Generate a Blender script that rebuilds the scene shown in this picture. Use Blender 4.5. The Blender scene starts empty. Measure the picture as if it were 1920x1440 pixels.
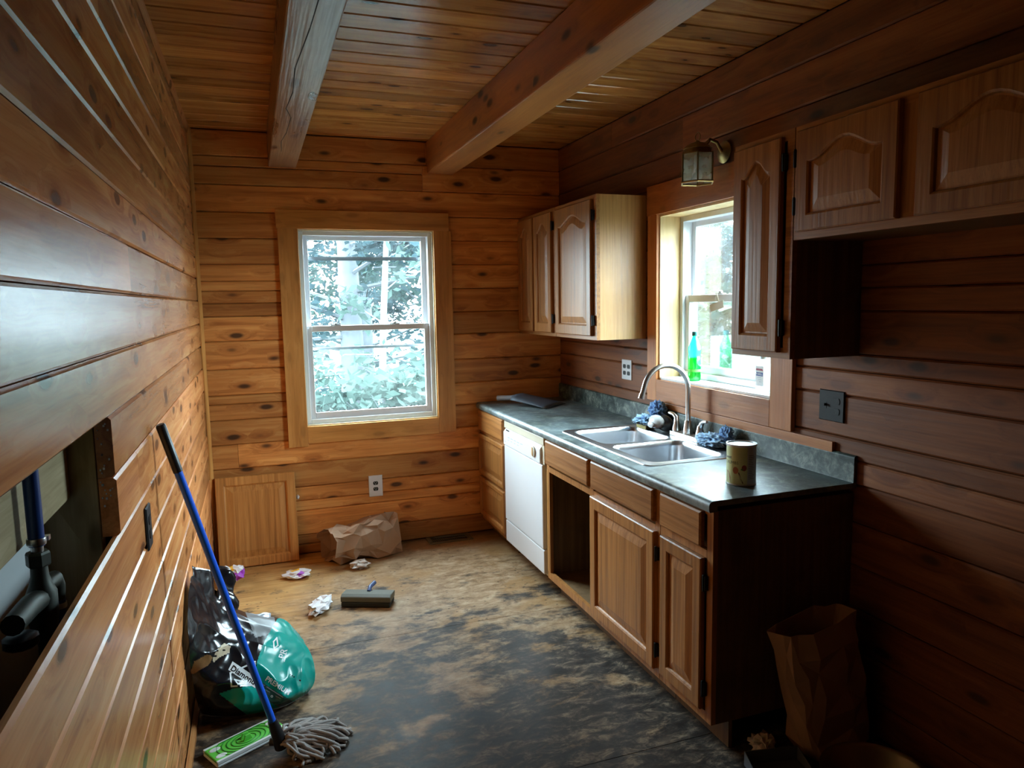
import bpy, bmesh, math, random
from mathutils import Vector, Matrix, noise as mnoise
from mathutils.bvhtree import BVHTree

# ---------------------------------------------------------------- camera, sky, exposure
SC = bpy.context.scene
COL = SC.collection
W, H, D = 2.348, 2.632, 4.686            # room: left wall x=0, right wall x=W, far wall y=D
CAMP = Vector((0.3053, 0.0, 1.5922)); FPX = 1346.35
YAW, PIT, ROL = 0.3425, 0.1136, -0.0183
_f = Vector((math.sin(YAW)*math.cos(PIT), math.cos(YAW)*math.cos(PIT), -math.sin(PIT)))
_r = Vector((math.cos(YAW), -math.sin(YAW), 0)); _u = _r.cross(_f)
RR = _r*math.cos(ROL)+_u*math.sin(ROL); UU = _u*math.cos(ROL)-_r*math.sin(ROL); FF = _f
camd = bpy.data.cameras.new('camera'); cam = bpy.data.objects.new('camera', camd); COL.objects.link(cam)
camd.sensor_width = 36; camd.lens = 36*FPX/1920; camd.clip_start = .02; camd.clip_end = 300
cam.matrix_world = Matrix(((RR.x, UU.x, -FF.x, CAMP.x), (RR.y, UU.y, -FF.y, CAMP.y), (RR.z, UU.z, -FF.z, CAMP.z), (0, 0, 0, 1)))
SC.camera = cam

SKY = 40.0
wd = bpy.data.worlds.new('overcast_sky'); SC.world = wd; wd.use_nodes = True
wn = wd.node_tree; wn.nodes.clear()
wo = wn.nodes.new('ShaderNodeOutputWorld'); wb = wn.nodes.new('ShaderNodeBackground')
wt = wn.nodes.new('ShaderNodeTexCoord'); wx = wn.nodes.new('ShaderNodeSeparateXYZ')
wm = wn.nodes.new('ShaderNodeMath'); wm.operation = 'MAXIMUM'; wm.inputs[1].default_value = 0
wa = wn.nodes.new('ShaderNodeMath'); wa.operation = 'MULTIPLY_ADD'     # overcast sky: L = Lz (1 + 2 sin h) / 3
wa.inputs[1].default_value = 2*SKY/3; wa.inputs[2].default_value = SKY/3
wb.inputs[0].default_value = (.76, .89, 1, 1)
wn.links.new(wt.outputs['Generated'], wx.inputs[0]); wn.links.new(wx.outputs[2], wm.inputs[0])
wn.links.new(wm.outputs[0], wa.inputs[0]); wn.links.new(wa.outputs[0], wb.inputs[1]); wn.links.new(wb.outputs[0], wo.inputs[0])

SC.view_settings.view_transform = 'Standard'; SC.view_settings.look = 'None'
SC.view_settings.gamma = 1.0; SC.view_settings.exposure = 1.5; SC.view_settings.use_curve_mapping = False
SC.cycles.use_denoising = True; SC.cycles.max_bounces = 7; SC.cycles.diffuse_bounces = 4; SC.cycles.glossy_bounces = 3; SC.cycles.transmission_bounces = 4
SC.cycles.transparent_max_bounces = 12; SC.cycles.caustics_reflective = False; SC.cycles.caustics_refractive = False

def portal(name, loc, rot, sx, sy):                 # window portals: they only guide the sampling of the sky
    l = bpy.data.lights.new(name, 'AREA'); l.shape = 'RECTANGLE'; l.size = sx; l.size_y = sy
    l.cycles.is_portal = True
    o = bpy.data.objects.new(name, l); COL.objects.link(o); o.location = loc; o.rotation_euler = rot
portal('window_portal_far', (1.015, D+.16, 1.446), (math.radians(-90), 0, 0), .95, 1.32)
portal('window_portal_side', (W+.26, 2.90, 1.60), (0, math.radians(90), 0), 1.0, .98)

# ---------------------------------------------------------------- helpers
def ray(px, py, ax, val):
    d = FF + RR*((px-960)/FPX) - UU*((py-720)/FPX)
    i = 'xyz'.index(ax); t = (val-CAMP[i])/d[i]
    return CAMP + d*t
def pix(p):
    d = Vector(p)-CAMP; z = d.dot(FF)
    return (960+FPX*d.dot(RR)/z, 720-FPX*d.dot(UU)/z)

WL = {}
def wloc(o): return WL.get(o.name, Vector((0, 0, 0))) if o else Vector((0, 0, 0))

def tag(o, label=None, cat=None, group=None, kind=None):
    if label: o['label'] = label
    if cat: o['category'] = cat
    if group: o['group'] = group
    if kind: o['kind'] = kind
    return o
def thing(name, label, cat, loc=(0, 0, 0), group=None, rot=None, kind=None):
    o = bpy.data.objects.new(name, None); COL.objects.link(o); o.location = loc; o.empty_display_size = .05
    if rot: o.rotation_euler = rot
    WL[o.name] = Vector(loc)
    return tag(o, label, cat, group, kind)

class MB:
    def __init__(s): s.v = []; s.f = []; s.m = []
    def add(s, vs, fs, mi=0):
        b = len(s.v); s.v += [tuple(v) for v in vs]; s.f += [tuple(i+b for i in f) for f in fs]; s.m += [mi]*len(fs); return s
    def box(s, x0, y0, z0, x1, y1, z1, mi=0):
        x0, x1 = sorted((x0, x1)); y0, y1 = sorted((y0, y1)); z0, z1 = sorted((z0, z1))
        return s.add([(x0,y0,z0),(x1,y0,z0),(x1,y1,z0),(x0,y1,z0),(x0,y0,z1),(x1,y0,z1),(x1,y1,z1),(x0,y1,z1)],
              [(3,2,1,0),(4,5,6,7),(0,1,5,4),(1,2,6,5),(2,3,7,6),(3,0,4,7)], mi)
    def prism(s, poly, ax, a, b, mi=0):
        n = len(poly)
        def P(q, t): return {'x': (t, q[0], q[1]), 'y': (q[0], t, q[1]), 'z': (q[0], q[1], t)}[ax]
        return s.add([P(q, a) for q in poly]+[P(q, b) for q in poly],
              [tuple(range(n-1, -1, -1)), tuple(range(n, 2*n))]+[(i, (i+1) % n, n+(i+1) % n, n+i) for i in range(n)], mi)
    def tube(s, pts, r, seg=10, mi=0, cap=True):
        pts = [Vector(p) for p in pts]; n = len(pts); rs = r if isinstance(r, (list, tuple)) else [r]*n
        t0 = (pts[1]-pts[0]).normalized(); up = Vector((0, 0, 1)) if abs(t0.z) < .9 else Vector((1, 0, 0))
        a = t0.cross(up).normalized(); vs = []
        for i, p in enumerate(pts):
            t = (pts[min(i+1, n-1)]-pts[max(i-1, 0)]).normalized()
            a = (a-t*a.dot(t)).normalized(); b = t.cross(a)
            for k in range(seg):
                w = 2*math.pi*k/seg; vs.append(p+(a*math.cos(w)+b*math.sin(w))*rs[i])
        fs = [(i*seg+k, i*seg+(k+1) % seg, (i+1)*seg+(k+1) % seg, (i+1)*seg+k) for i in range(n-1) for k in range(seg)]
        if cap: fs += [tuple(range(seg-1, -1, -1)), tuple(range((n-1)*seg, n*seg))]
        return s.add(vs, fs, mi)
    def lathe(s, prof, c, seg=24, mi=0, ax='z', cap=True, sq=None):
        vs = []; n = len(prof)
        for r, h in prof:
            for k in range(seg):
                w = 2*math.pi*k/seg; x, y = r*math.cos(w), r*math.sin(w)
                if sq: x *= sq[0]; y *= sq[1]
                vs.append({'z': (c[0]+x, c[1]+y, c[2]+h), 'x': (c[0]+h, c[1]+x, c[2]+y), 'y': (c[0]+x, c[1]+h, c[2]+y)}[ax])
        fs = [(i*seg+k, i*seg+(k+1) % seg, (i+1)*seg+(k+1) % seg, (i+1)*seg+k) for i in range(n-1) for k in range(seg)]
        if cap: fs += [tuple(range(seg-1, -1, -1)), tuple(range((n-1)*seg, n*seg))]
        return s.add(vs, fs, mi)
    def xf(s, M):
        s.v = [tuple(M @ Vector(v)) for v in s.v]; return s
    def build(s, name, mats, parent=None, smooth=False, bevel=0, world=True, seg=2, recalc=True):
        if not isinstance(mats, (list, tuple)): mats = [mats]
        xs, ys, zs = zip(*s.v)
        c = Vector(((min(xs)+max(xs))/2, (min(ys)+max(ys))/2, min(zs)))
        me = bpy.data.meshes.new(name)
        me.from_pydata([(v[0]-c.x, v[1]-c.y, v[2]-c.z) for v in s.v], [], s.f)
        for m in mats: me.materials.append(m)
        me.polygons.foreach_set('material_index', s.m)
        if recalc:
            bm = bmesh.new(); bm.from_mesh(me); bmesh.ops.recalc_face_normals(bm, faces=bm.faces); bm.to_mesh(me); bm.free()
        if smooth:
            me.polygons.foreach_set('use_smooth', [True]*len(me.polygons))
            if smooth != 'all':
                try: me.set_sharp_from_angle(angle=math.radians(40))
                except Exception: pass
        me.update()
        o = bpy.data.objects.new(name, me); COL.objects.link(o)
        if parent: o.parent = parent
        o.location = c-(wloc(parent) if world else Vector((0, 0, 0)))
        WL[o.name] = c if world else (c+wloc(parent))
        if bevel:
            b = o.modifiers.new('bevel', 'BEVEL'); b.width = bevel; b.segments = seg; b.limit_method = 'ANGLE'; b.angle_limit = math.radians(35)
        return o

def struct(o): o['kind'] = 'structure'; return o

# ---------------------------------------------------------------- materials
class NT:
    def __init__(s, name):
        s.mat = bpy.data.materials.new(name); s.mat.use_nodes = True; s.t = s.mat.node_tree; s.t.nodes.clear()
        s.out = s.n('ShaderNodeOutputMaterial')
    def n(s, typ, props=None, **ins):
        nd = s.t.nodes.new(typ)
        for k, v in (props or {}).items(): setattr(nd, k, v)
        for k, v in ins.items():
            key = int(k[1:]) if k[0] == 'i' and k[1:].isdigit() else k.replace('_', ' ')
            s.set(nd.inputs[key], v)
        return nd
    def set(s, sock, v):
        if isinstance(v, bpy.types.NodeSocket): s.t.links.new(v, sock)
        elif isinstance(v, bpy.types.Node): s.t.links.new(v.outputs[0], sock)
        else:
            if isinstance(v, (tuple, list)) and len(v) == 3 and sock.type == 'RGBA': v = (*v, 1)
            sock.default_value = v
    def math(s, op, a, b=0.0, clamp=False): 
        nd = s.n('ShaderNodeMath', {'operation': op, 'use_clamp': clamp}, i0=a, i1=b); return nd.outputs[0]
    def vmul(s, a, b): return s.n('ShaderNodeVectorMath', {'operation': 'MULTIPLY'}, i0=a, i1=b).outputs[0]
    def vadd(s, a, b): return s.n('ShaderNodeVectorMath', {'operation': 'ADD'}, i0=a, i1=b).outputs[0]
    def noise(s, v, scale=1, detail=2, rough=.5, dist=0, out=0):
        return s.n('ShaderNodeTexNoise', Vector=v, Scale=scale, Detail=detail, Roughness=rough, Distortion=dist).outputs[out]
    def step(s, x, a, b):        # smooth 0 at a -> 1 at b
        return s.n('ShaderNodeMapRange', {'interpolation_type': 'SMOOTHSTEP'}, i0=x, i1=a, i2=b, i3=0.0, i4=1.0).outputs[0]
    def mix(s, f, a, b, mode='MIX'):
        nd = s.n('ShaderNodeMix', {'data_type': 'RGBA', 'blend_type': mode}); s.set(nd.inputs[0], f); s.set(nd.inputs[6], a); s.set(nd.inputs[7], b); return nd.outputs[2]
    def ramp(s, f, stops):
        nd = s.n('ShaderNodeValToRGB', Fac=f); cr = nd.color_ramp
        while len(cr.elements) < len(stops): cr.elements.new(.5)
        for e, (p, c) in zip(cr.elements, stops): e.position = p; e.color = (*c, 1)
        return nd.outputs[0]
    def bump(s, h, strength=.3, dist=.01): return s.n('ShaderNodeBump', Strength=strength, Distance=dist, Height=h).outputs[0]
    def pbsdf(s, col, rough=.5, metal=0.0, normal=None, **kw):
        nd = s.n('ShaderNodeBsdfPrincipled'); s.set(nd.inputs['Base Color'], col); s.set(nd.inputs['Roughness'], rough); s.set(nd.inputs['Metallic'], metal)
        if normal is not None: s.set(nd.inputs['Normal'], normal)
        for k, v in kw.items(): s.set(nd.inputs[k.replace('_', ' ')], v)
        s.t.links.new(nd.outputs[0], s.out.inputs[0]); return nd

def simple(name, col, rough=.5, metal=0.0, var=0.0, vs=20, bump=0.0, bs=60, **kw):
    t = NT(name); co = t.n('ShaderNodeTexCoord').outputs['Object']; c = col
    if var: c = t.mix(t.noise(co, vs, 4), tuple(x*(1-var) for x in col), tuple(min(1, x*(1+var)) for x in col))
    nrm = t.bump(t.noise(co, bs, 4), bump, .004) if bump else None
    t.pbsdf(c, rough, metal, nrm, **kw); return t.mat

def wood(name, ax, dark, mid, light, rough=.38, knots=1.0, knotcol=(.05, .022, .01), kthr=.25, grain=26, var=.28, bump=.12, dirt=0.0, spec=.5, vein=.5, kdens=.62, rvar=.16):
    t = NT(name); i = 'xyz'.index(ax)
    co = t.n('ShaderNodeTexCoord').outputs['Object']; rnd = t.n('ShaderNodeObjectInfo').outputs['Random']
    off = t.n('ShaderNodeCombineXYZ', X=t.math('MULTIPLY', rnd, 37.3), Y=t.math('MULTIPLY', rnd, 91.7), Z=t.math('MULTIPLY', rnd, 53.1)).outputs[0]
    p = t.vadd(co, off)
    def sc(a, b): v = [b]*3; v[i] = a; return tuple(v)
    warp = t.n('ShaderNodeVectorMath', {'operation': 'SCALE'}, i0=t.noise(t.vmul(p, sc(2, 7)), 1, 2, out=1), Scale=.02).outputs[0]
    pw = t.vadd(p, warp)
    vor = t.n('ShaderNodeTexVoronoi', {'feature': 'F1'}, Vector=t.vmul(pw, sc(4.6, 11.5)), Scale=1.0)
    d = vor.outputs['Distance']; cellr = t.n('ShaderNodeSeparateColor', Color=vor.outputs['Color']).outputs[0]
    keep = t.math('LESS_THAN', cellr, kdens)
    kn = t.math('MULTIPLY', t.step(d, kthr, kthr*.45), keep); kn = t.math('MULTIPLY', kn, knots)
    halo = t.math('MULTIPLY', t.math('MULTIPLY', t.step(d, .62, .15), keep), knots)
    q = t.vmul(pw, sc(1.1, grain)); sw = t.math('MULTIPLY', halo, .9)
    q = t.vadd(q, t.n('ShaderNodeCombineXYZ', X=sw, Y=sw, Z=sw).outputs[0])
    g = t.noise(q, 1, 3, .55)
    fine = t.noise(t.vmul(p, sc(6, 170)), 1, 2)
    gg = t.math('ADD', t.math('MULTIPLY', g, .8), t.math('MULTIPLY', fine, .2))
    c = t.ramp(gg, [(.30, dark), (.5, mid), (.68, light)])
    rg = t.math('FRACT', t.math('MULTIPLY', g, 7.0)); rgl = t.math('MULTIPLY', t.step(rg, .72, .95), vein)
    c = t.mix(t.math('MULTIPLY', rgl, .45), c, dark)
    c = t.mix(t.math('MULTIPLY', halo, .5), c, dark)
    c = t.mix(t.math('MULTIPLY', kn, .92), c, knotcol)
    val = t.math('ADD', t.math('MULTIPLY', t.math('SUBTRACT', rnd, .5), var*2), 1.0)
    big = t.math('ADD', t.math('MULTIPLY', t.noise(p, 1.7, 2), .5), .75)
    hs = t.n('ShaderNodeHueSaturation', Color=c, Value=t.math('MULTIPLY', val, big), Saturation=1.0)
    c = hs.outputs[0]
    if dirt:
        dm = t.math('MULTIPLY', t.step(t.noise(p, 5, 4, .6), .5, .72), dirt)
        c = t.mix(dm, c, (.03, .022, .015))
    r = t.math('ADD', t.math('MULTIPLY', g, rvar), rough-rvar*.5)
    h = t.noise(t.vmul(p, sc(2.5, 75)), 1, 1)
    t.pbsdf(c, r, 0, t.bump(h, bump, .006), **{'Specular_IOR_Level': spec}); return t.mat

PINE = ((.39, .125, .030), (.64, .258, .066), (.76, .375, .115))
PINER = ((.125, .035, .012), (.22, .070, .021), (.29, .105, .034))  # darker pine for the right wall, its shade put into the colour
m_logx = wood('pine_log_along_x', 'x', *PINE, rough=.5, spec=.3)
m_logy = wood('pine_log_along_y', 'y', (.40, .132, .042), (.64, .248, .085), (.74, .35, .13), rough=.24, spec=.46, bump=.05, rvar=.03)
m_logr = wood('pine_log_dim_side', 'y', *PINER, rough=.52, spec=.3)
m_ceil = wood('ceiling_plank_wood', 'x', (.29, .105, .022), (.50, .205, .046), (.60, .285, .075), rough=.25, spec=.6, rvar=.06, grain=30, kthr=.2)
m_beam = wood('beam_wood', 'y', (.30, .098, .028), (.45, .17, .045), (.55, .225, .065), rough=.45, grain=16, kthr=.3, kdens=.3, spec=.35)
m_beamw = wood('worn_beam_wood', 'y', (.26, .10, .04), (.44, .23, .115), (.58, .38, .23), rough=.30, grain=13, kthr=.42, kdens=.5, knotcol=(.14, .045, .016), bump=.3, spec=.6)
m_casx = wood('casing_wood_x', 'x', (.42, .168, .04), (.63, .28, .07), (.72, .35, .10), rough=.45, knots=.3, grain=20, var=.08, spec=.35)
m_casz = wood('casing_wood_z', 'z', (.42, .168, .04), (.63, .28, .07), (.72, .35, .10), rough=.45, knots=.25, grain=20, var=.08, spec=.35)
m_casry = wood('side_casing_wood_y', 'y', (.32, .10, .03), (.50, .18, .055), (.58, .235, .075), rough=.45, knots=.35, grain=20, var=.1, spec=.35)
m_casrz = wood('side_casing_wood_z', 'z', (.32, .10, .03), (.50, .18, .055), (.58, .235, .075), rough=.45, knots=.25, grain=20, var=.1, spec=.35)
m_jamb = wood('pale_jamb_wood', 'z', (.58, .37, .16), (.72, .49, .23), (.80, .57, .30), rough=.5, knots=.25, grain=20, var=.05)
OAK = ((.21, .076, .020), (.37, .150, .038), (.45, .198, .056))
m_oakz = wood('oak_z', 'z', *OAK, rough=.40, spec=.38, knots=0, grain=55, var=.1, vein=.8, bump=.15)
m_oaky = wood('oak_y', 'y', *OAK, rough=.40, spec=.38, knots=0, grain=55, var=.1, vein=.8, bump=.15)
m_oakx = wood('oak_x', 'x', *OAK, rough=.42, spec=.38, knots=0, grain=55, var=.1, vein=.8, bump=.15)
m_oakloose = wood('oak_loose_door', 'z', (.36, .14, .036), (.58, .25, .066), (.68, .33, .095), rough=.42, spec=.35, knots=0, grain=55, var=.02, vein=.7, bump=.12)  # cleaner oak, also lightened so its colour carries the far-wall daylight
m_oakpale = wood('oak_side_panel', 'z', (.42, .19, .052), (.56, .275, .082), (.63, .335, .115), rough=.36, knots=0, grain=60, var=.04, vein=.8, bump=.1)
m_oakshade = wood('oak_side_dark', 'z', (.11, .057, .021), (.165, .089, .034), (.21, .118, .047), rough=.5, knots=0, grain=50, var=.05, dirt=.4)  # dark oak with dirt blotches; near-end shade is put into the colour
m_stud = wood('raw_stud_wood', 'z', (.30, .22, .11), (.42, .33, .18), (.52, .42, .25), rough=.7, knots=.6, grain=18, var=.1, spec=.2)
m_studx = wood('raw_block_wood', 'y', (.30, .22, .11), (.44, .35, .20), (.54, .44, .27), rough=.7, knots=.4, grain=18, var=.1, spec=.2)
m_gap = simple('dark_gap', (.02, .012, .007), .9)
m_black = simple('black_metal', (.012, .011, .01), .45, .6)
m_white = simple('white_vinyl', (.74, .76, .78), .4, var=.06, vs=6)
m_cream = simple('cream_vinyl_edge', (.72, .66, .50), .5, var=.1)
m_enamel = simple('white_enamel', (.78, .78, .80), .28, var=.04, vs=5)
m_tanplastic = simple('yellowed_plastic', (.62, .55, .42), .4, var=.06)
m_outw = simple('white_plate', (.82, .82, .84), .35)
m_outb = simple('brown_black_plate', (.014, .012, .012), .55, Specular_IOR_Level=.25)
m_socket = simple('socket_black', (.01, .01, .01), .4)
m_steel = simple('brushed_steel', (.62, .64, .67), .3, 1.0, var=.08, vs=30)
m_nickel = simple('brushed_nickel', (.60, .58, .56), .28, 1.0)
m_chromeold = simple('worn_nickel_plate', (.42, .40, .38), .42, 1.0, var=.35, vs=60)
m_brass = simple('antique_brass', (.30, .20, .08), .38, 1.0, var=.3, vs=40)
m_kraft = simple('kraft_paper', (.42, .25, .15), .75, var=.1, vs=8, bump=.1, bs=30)
m_paper = simple('white_paper', (.80, .78, .80), .6, var=.06)
m_paperb = simple('beige_crumpled_paper', (.62, .54, .48), .7, var=.1)
m_purple = simple('purple_print', (.42, .05, .55), .5)
m_gold = simple('orange_print', (.80, .40, .02), .5)
m_blueh = simple('blue_enamel_handle', (.012, .12, .75), .3)
m_blackpl = simple('black_plastic', (.012, .012, .014), .35)
m_foil = simple('glossy_black_bag', (.008, .008, .010), .2, var=.2, bump=.25, bs=25)
m_teal = simple('teal_bag_print', (.0, .30, .255), .26, var=.15, vs=8, bump=.15, bs=25)
m_tealdk = simple('dark_teal_print', (.01, .06, .055), .28)
m_bagwhite = simple('white_bag_print', (.75, .78, .80), .35)
m_baggrey = simple('grey_bag_print', (.12, .12, .12), .4)
m_dogc = simple('cream_fur_print', (.55, .44, .30), .4, var=.3, vs=80)
m_dogb = simple('brown_fur_print', (.22, .11, .04), .4, var=.3, vs=80)
m_silver = simple('bag_inner_silver', (.55, .6, .68), .22, .4)
m_green = simple('green_plastic', (.14, .62, .08), .4)
m_greendk = simple('dark_green_plastic', (.03, .26, .03), .4)
m_padw = simple('white_pad_cloth', (.72, .76, .76), .8)
m_olive = simple('grey_green_plastic', (.13, .13, .10), .5, var=.1)
m_sponge = simple('dark_sponge', (.03, .03, .025), .9, bump=.4, bs=120)
m_dpan = simple('grey_blue_plastic', (.10, .12, .15), .45)
m_dpanl = simple('light_grey_plastic', (.45, .50, .58), .4)
m_rag = simple('blue_rag', (.42, .64, .93), .8, var=.15)
m_ragd = simple('dark_blue_rag', (.18, .33, .60), .85, var=.2)
m_spongey = simple('yellow_sponge', (.50, .40, .16), .9, bump=.4, bs=150)
m_strand = simple('grey_mop_yarn', (.36, .33, .31), .95, var=.2, vs=15, bump=.5, bs=300)
m_ventm = simple('brown_vent_metal', (.15, .12, .07), .45, .3, var=.1)
m_bark = simple('grey_bark', (.030, .033, .038), .9, var=.4, vs=9, bump=.5, bs=12)
m_pale = simple('pale_bark', (.07, .075, .076), .8, var=.2, vs=9)
m_purell = simple('clear_bottle_white', (.85, .88, .9), .25)
m_red = simple('red_print', (.45, .03, .08), .4)
m_blueprint = simple('blue_print', (.03, .06, .35), .4)
m_dark = simple('dark_cavity', (.03, .026, .022), .9)
m_drywall = simple('grey_white_drywall', (.50, .54, .55), .8)
m_bronze = simple('oxidised_bronze', (.055, .06, .05), .5, .5, var=.4, vs=40)
m_pex = simple('blue_pipe', (.015, .06, .26), .35)

def mat_translucent(name, col, fac=.5, rough=.5):
    t = NT(name)
    a = t.n('ShaderNodeBsdfDiffuse', Color=col); b = t.n('ShaderNodeBsdfTranslucent', Color=col)
    m = t.n('ShaderNodeMixShader', i0=fac, i1=a, i2=b); t.t.links.new(m.outputs[0], t.out.inputs[0]); return t.mat
m_leaf = mat_translucent('leaf_green', (.019, .032, .028), .4)
m_leafb = mat_translucent('leaf_blue_green', (.016, .027, .030), .4)
m_leafp = mat_translucent('leaf_pale', (.032, .049, .042), .45)

def glass(name, haze, hazecol=(.8, .9, .92), tint=(.9, .97, .97)):
    t = NT(name); co = t.n('ShaderNodeTexCoord').outputs['Object']
    a = t.n('ShaderNodeBsdfTransparent', Color=tint); b = t.n('ShaderNodeBsdfTranslucent', Color=hazecol)
    n = t.noise(co, 3.5, 5, .65)
    f = t.math('MULTIPLY', t.step(n, .25, .8), haze*1.5)
    m = t.n('ShaderNodeMixShader', i0=f, i1=a, i2=b)
    g = t.n('ShaderNodeBsdfGlossy', Color=(1, 1, 1), Roughness=.05)
    fr = t.n('ShaderNodeFresnel', IOR=1.35)
    m2 = t.n('ShaderNodeMixShader', i0=t.math('MULTIPLY', fr.outputs[0], .6), i1=m, i2=g)
    t.t.links.new(m2.outputs[0], t.out.inputs[0]); return t.mat
m_pane = glass('dusty_window_glass', .008)
m_panelow = glass('hazy_window_glass', .013, (.82, .95, .88))
def frosted():
    t = NT('smoky_lamp_glass'); co = t.n('ShaderNodeTexCoord').outputs['Object']
    a = t.n('ShaderNodeBsdfTransparent', Color=(.86, .85, .80)); d = t.n('ShaderNodeBsdfDiffuse', Color=(.62, .60, .52)); b = t.n('ShaderNodeBsdfTranslucent', Color=(.8, .78, .7))
    m0 = t.n('ShaderNodeMixShader', i0=.5, i1=d, i2=b); f = t.math('ADD', t.math('MULTIPLY', t.noise(co, 12, 4), .25), .20)
    m = t.n('ShaderNodeMixShader', i0=f, i1=a, i2=m0); g = t.n('ShaderNodeBsdfGlossy', Color=(1, 1, 1), Roughness=.15)
    m2 = t.n('ShaderNodeMixShader', i0=.07, i1=m, i2=g); t.t.links.new(m2.outputs[0], t.out.inputs[0]); return t.mat
m_lampglass = frosted()
def clearpl(name, col, fac=.35):
    t = NT(name); a = t.n('ShaderNodeBsdfTransparent', Color=col); b = t.n('ShaderNodeBsdfTranslucent', Color=col)
    g = t.n('ShaderNodeBsdfGlossy', Color=(1, 1, 1), Roughness=.08)
    m = t.n('ShaderNodeMixShader', i0=fac, i1=a, i2=b)
    m2 = t.n('ShaderNodeMixShader', i0=.08, i1=m, i2=g); t.t.links.new(m2.outputs[0], t.out.inputs[0]); return t.mat
m_gbottle = clearpl('green_clear_plastic', (.10, .80, .38), .4)
m_gliquid = clearpl('green_drink', (.03, .55, .16), .55)
m_clear = clearpl('clear_plastic', (.85, .95, .95), .35)

def laminate(name='green_stone_laminate', spec=1.0, dust=.42):
    t = NT(name); co = t.n('ShaderNodeTexCoord').outputs['Object']
    a = t.noise(co, 14, 7, .75, .6); b = t.noise(co, 70, 5, .7)
    c = t.ramp(a, [(.36, (.008, .014, .012)), (.46, (.035, .050, .043)), (.54, (.10, .125, .108)), (.64, (.27, .29, .24))])
    c = t.mix(t.math('MULTIPLY', t.step(b, .5, .66), .65), c, (.014, .018, .015))
    w = t.noise(co, 4, 6, .75)
    if dust: c = t.mix(t.math('MULTIPLY', t.step(w, .3, .7), dust), c, (.34, .42, .46))  # bluish dust film that also paints window sheen into the colour
    r = t.math('ADD', t.math('MULTIPLY', w, .22), .33)
    t.pbsdf(c, r, 0, None, **{'Specular_IOR_Level': spec}); return t.mat
m_lam = laminate(); m_lamb = laminate('green_stone_laminate_splash', .3, 0)

def floor_mat():
    t = NT('stained_plywood_floor'); P = t.n('ShaderNodeNewGeometry').outputs['Position']
    s = t.n('ShaderNodeSeparateXYZ', Vector=P); x, y = s.outputs[0], s.outputs[1]
    g = t.noise(t.vmul(P, (3, 40, 1)), 1, 3, .6, .4)
    ply = t.ramp(g, [(.3, (.38, .19, .06)), (.5, (.58, .32, .11)), (.7, (.68, .42, .165))])
    n1 = t.noise(P, 2.1, 6, .62); n2 = t.noise(P, 7, 6, .7); n3 = t.noise(t.vmul(P, (10, 19, 1)), 1, 8, .78, .5)
    # worn grey-tan zone to the right and middle
    grey = t.ramp(n3, [(.36, (.15, .085, .042)), (.5, (.34, .22, .125)), (.64, (.50, .37, .24))])
    mg = t.math('ADD', t.math('MULTIPLY', x, 1.2), t.math('MULTIPLY', n1, 1.7))
    mg = t.step(t.math('ADD', mg, t.math('MULTIPLY', t.math('SUBTRACT', 4.2, y), .8)), 1.35, 2.0)
    c = t.mix(t.math('MULTIPLY', mg, .9), ply, grey)
    yel = t.step(t.noise(t.vadd(P, (3.1, 7.7, 0)), 2.6, 3, .5), .50, .64)
    c = t.mix(t.math('MULTIPLY', yel, .55), c, (.36, .185, .055))
    # black adhesive residue, growing towards the near side
    n4 = t.noise(t.vmul(P, (3.2, 5.2, 1)), 1, 7, .66, .3)
    dk = t.math('ADD', t.math('MULTIPLY', n4, 1.9), t.math('MULTIPLY', n2, .5))
    dk = t.math('ADD', dk, t.math('MULTIPLY', t.math('SUBTRACT', 3.35, y), .30))
    dm = t.step(dk, 1.10, 1.38)
    dirtc = t.ramp(n3, [(.40, (.009, .008, .008)), (.49, (.028, .024, .022)), (.55, (.085, .064, .047)), (.63, (.24, .175, .115))])
    c = t.mix(t.math('MULTIPLY', dm, .95), c, dirtc)
    sp = t.n('ShaderNodeTexVoronoi', Vector=t.vmul(P, (22, 30, 1)), Scale=1.0)
    spk = t.math('MULTIPLY', t.step(sp.outputs['Distance'], .2, .1), t.step(n1, .45, .6))
    c = t.mix(t.math('MULTIPLY', spk, .8), c, (.03, .02, .012))
    edge = t.step(t.math('ADD', t.math('SUBTRACT', 4.686, y), t.math('MULTIPLY', n2, .16)), .20, .07)   # grime along the far wall, right half
    edge = t.math('MULTIPLY', edge, t.step(x, .75, 1.2))
    c = t.mix(t.math('MULTIPLY', edge, .75), c, (.05, .028, .012))
    r = t.math('ADD', t.math('MULTIPLY', n3, .5), .26)
    t.pbsdf(c, r, 0, t.bump(t.noise(t.vmul(P, (10, 19, 1)), 1, 3, .7), .3, .005), **{'Specular_IOR_Level': .28}); return t.mat
m_floor = floor_mat()

# ---------------------------------------------------------------- room shell
rnd = random.Random(4)
def board(parent, mat, ax, u0, u1, z0, z1, face, inward, th=.034, ch=.007, name='board', gap=.0012, proud=0.0):
    """one horizontal wall board; ax = length axis ('x' or 'y'); face = coordinate of the room face; inward = +1/-1 direction into the room"""
    f = face+inward*proud; b = face-inward*th
    z0 += gap; z1 -= gap; u0 += .0008; u1 -= .0008
    prof = [(b, z0), (f-inward*ch, z0), (f, z0+ch), (f, z1-ch), (f-inward*ch, z1), (b, z1)]
    return MB().prism(prof, 'y' if ax == 'y' else 'x', u0, u1).build(name, mat, parent)

def rows(zs, skip=None): return list(zip(zs[:-1], zs[1:]))

# floor
fl = struct(MB().box(-.2, .4, -.12, W+.2, D+.2, -.019).box(-3.4, -3.6, -.12, W+.2, .4, -.019).build('floor', m_gap))
ys = [-2.78, -1.56, -.34, .88, 2.10, 3.32, D]
for a, b in zip(ys[:-1], ys[1:]):
    MB().box(.0, a+.0015, -.019, W, b-.0015, 0).build('panel', m_floor, fl)

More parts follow.
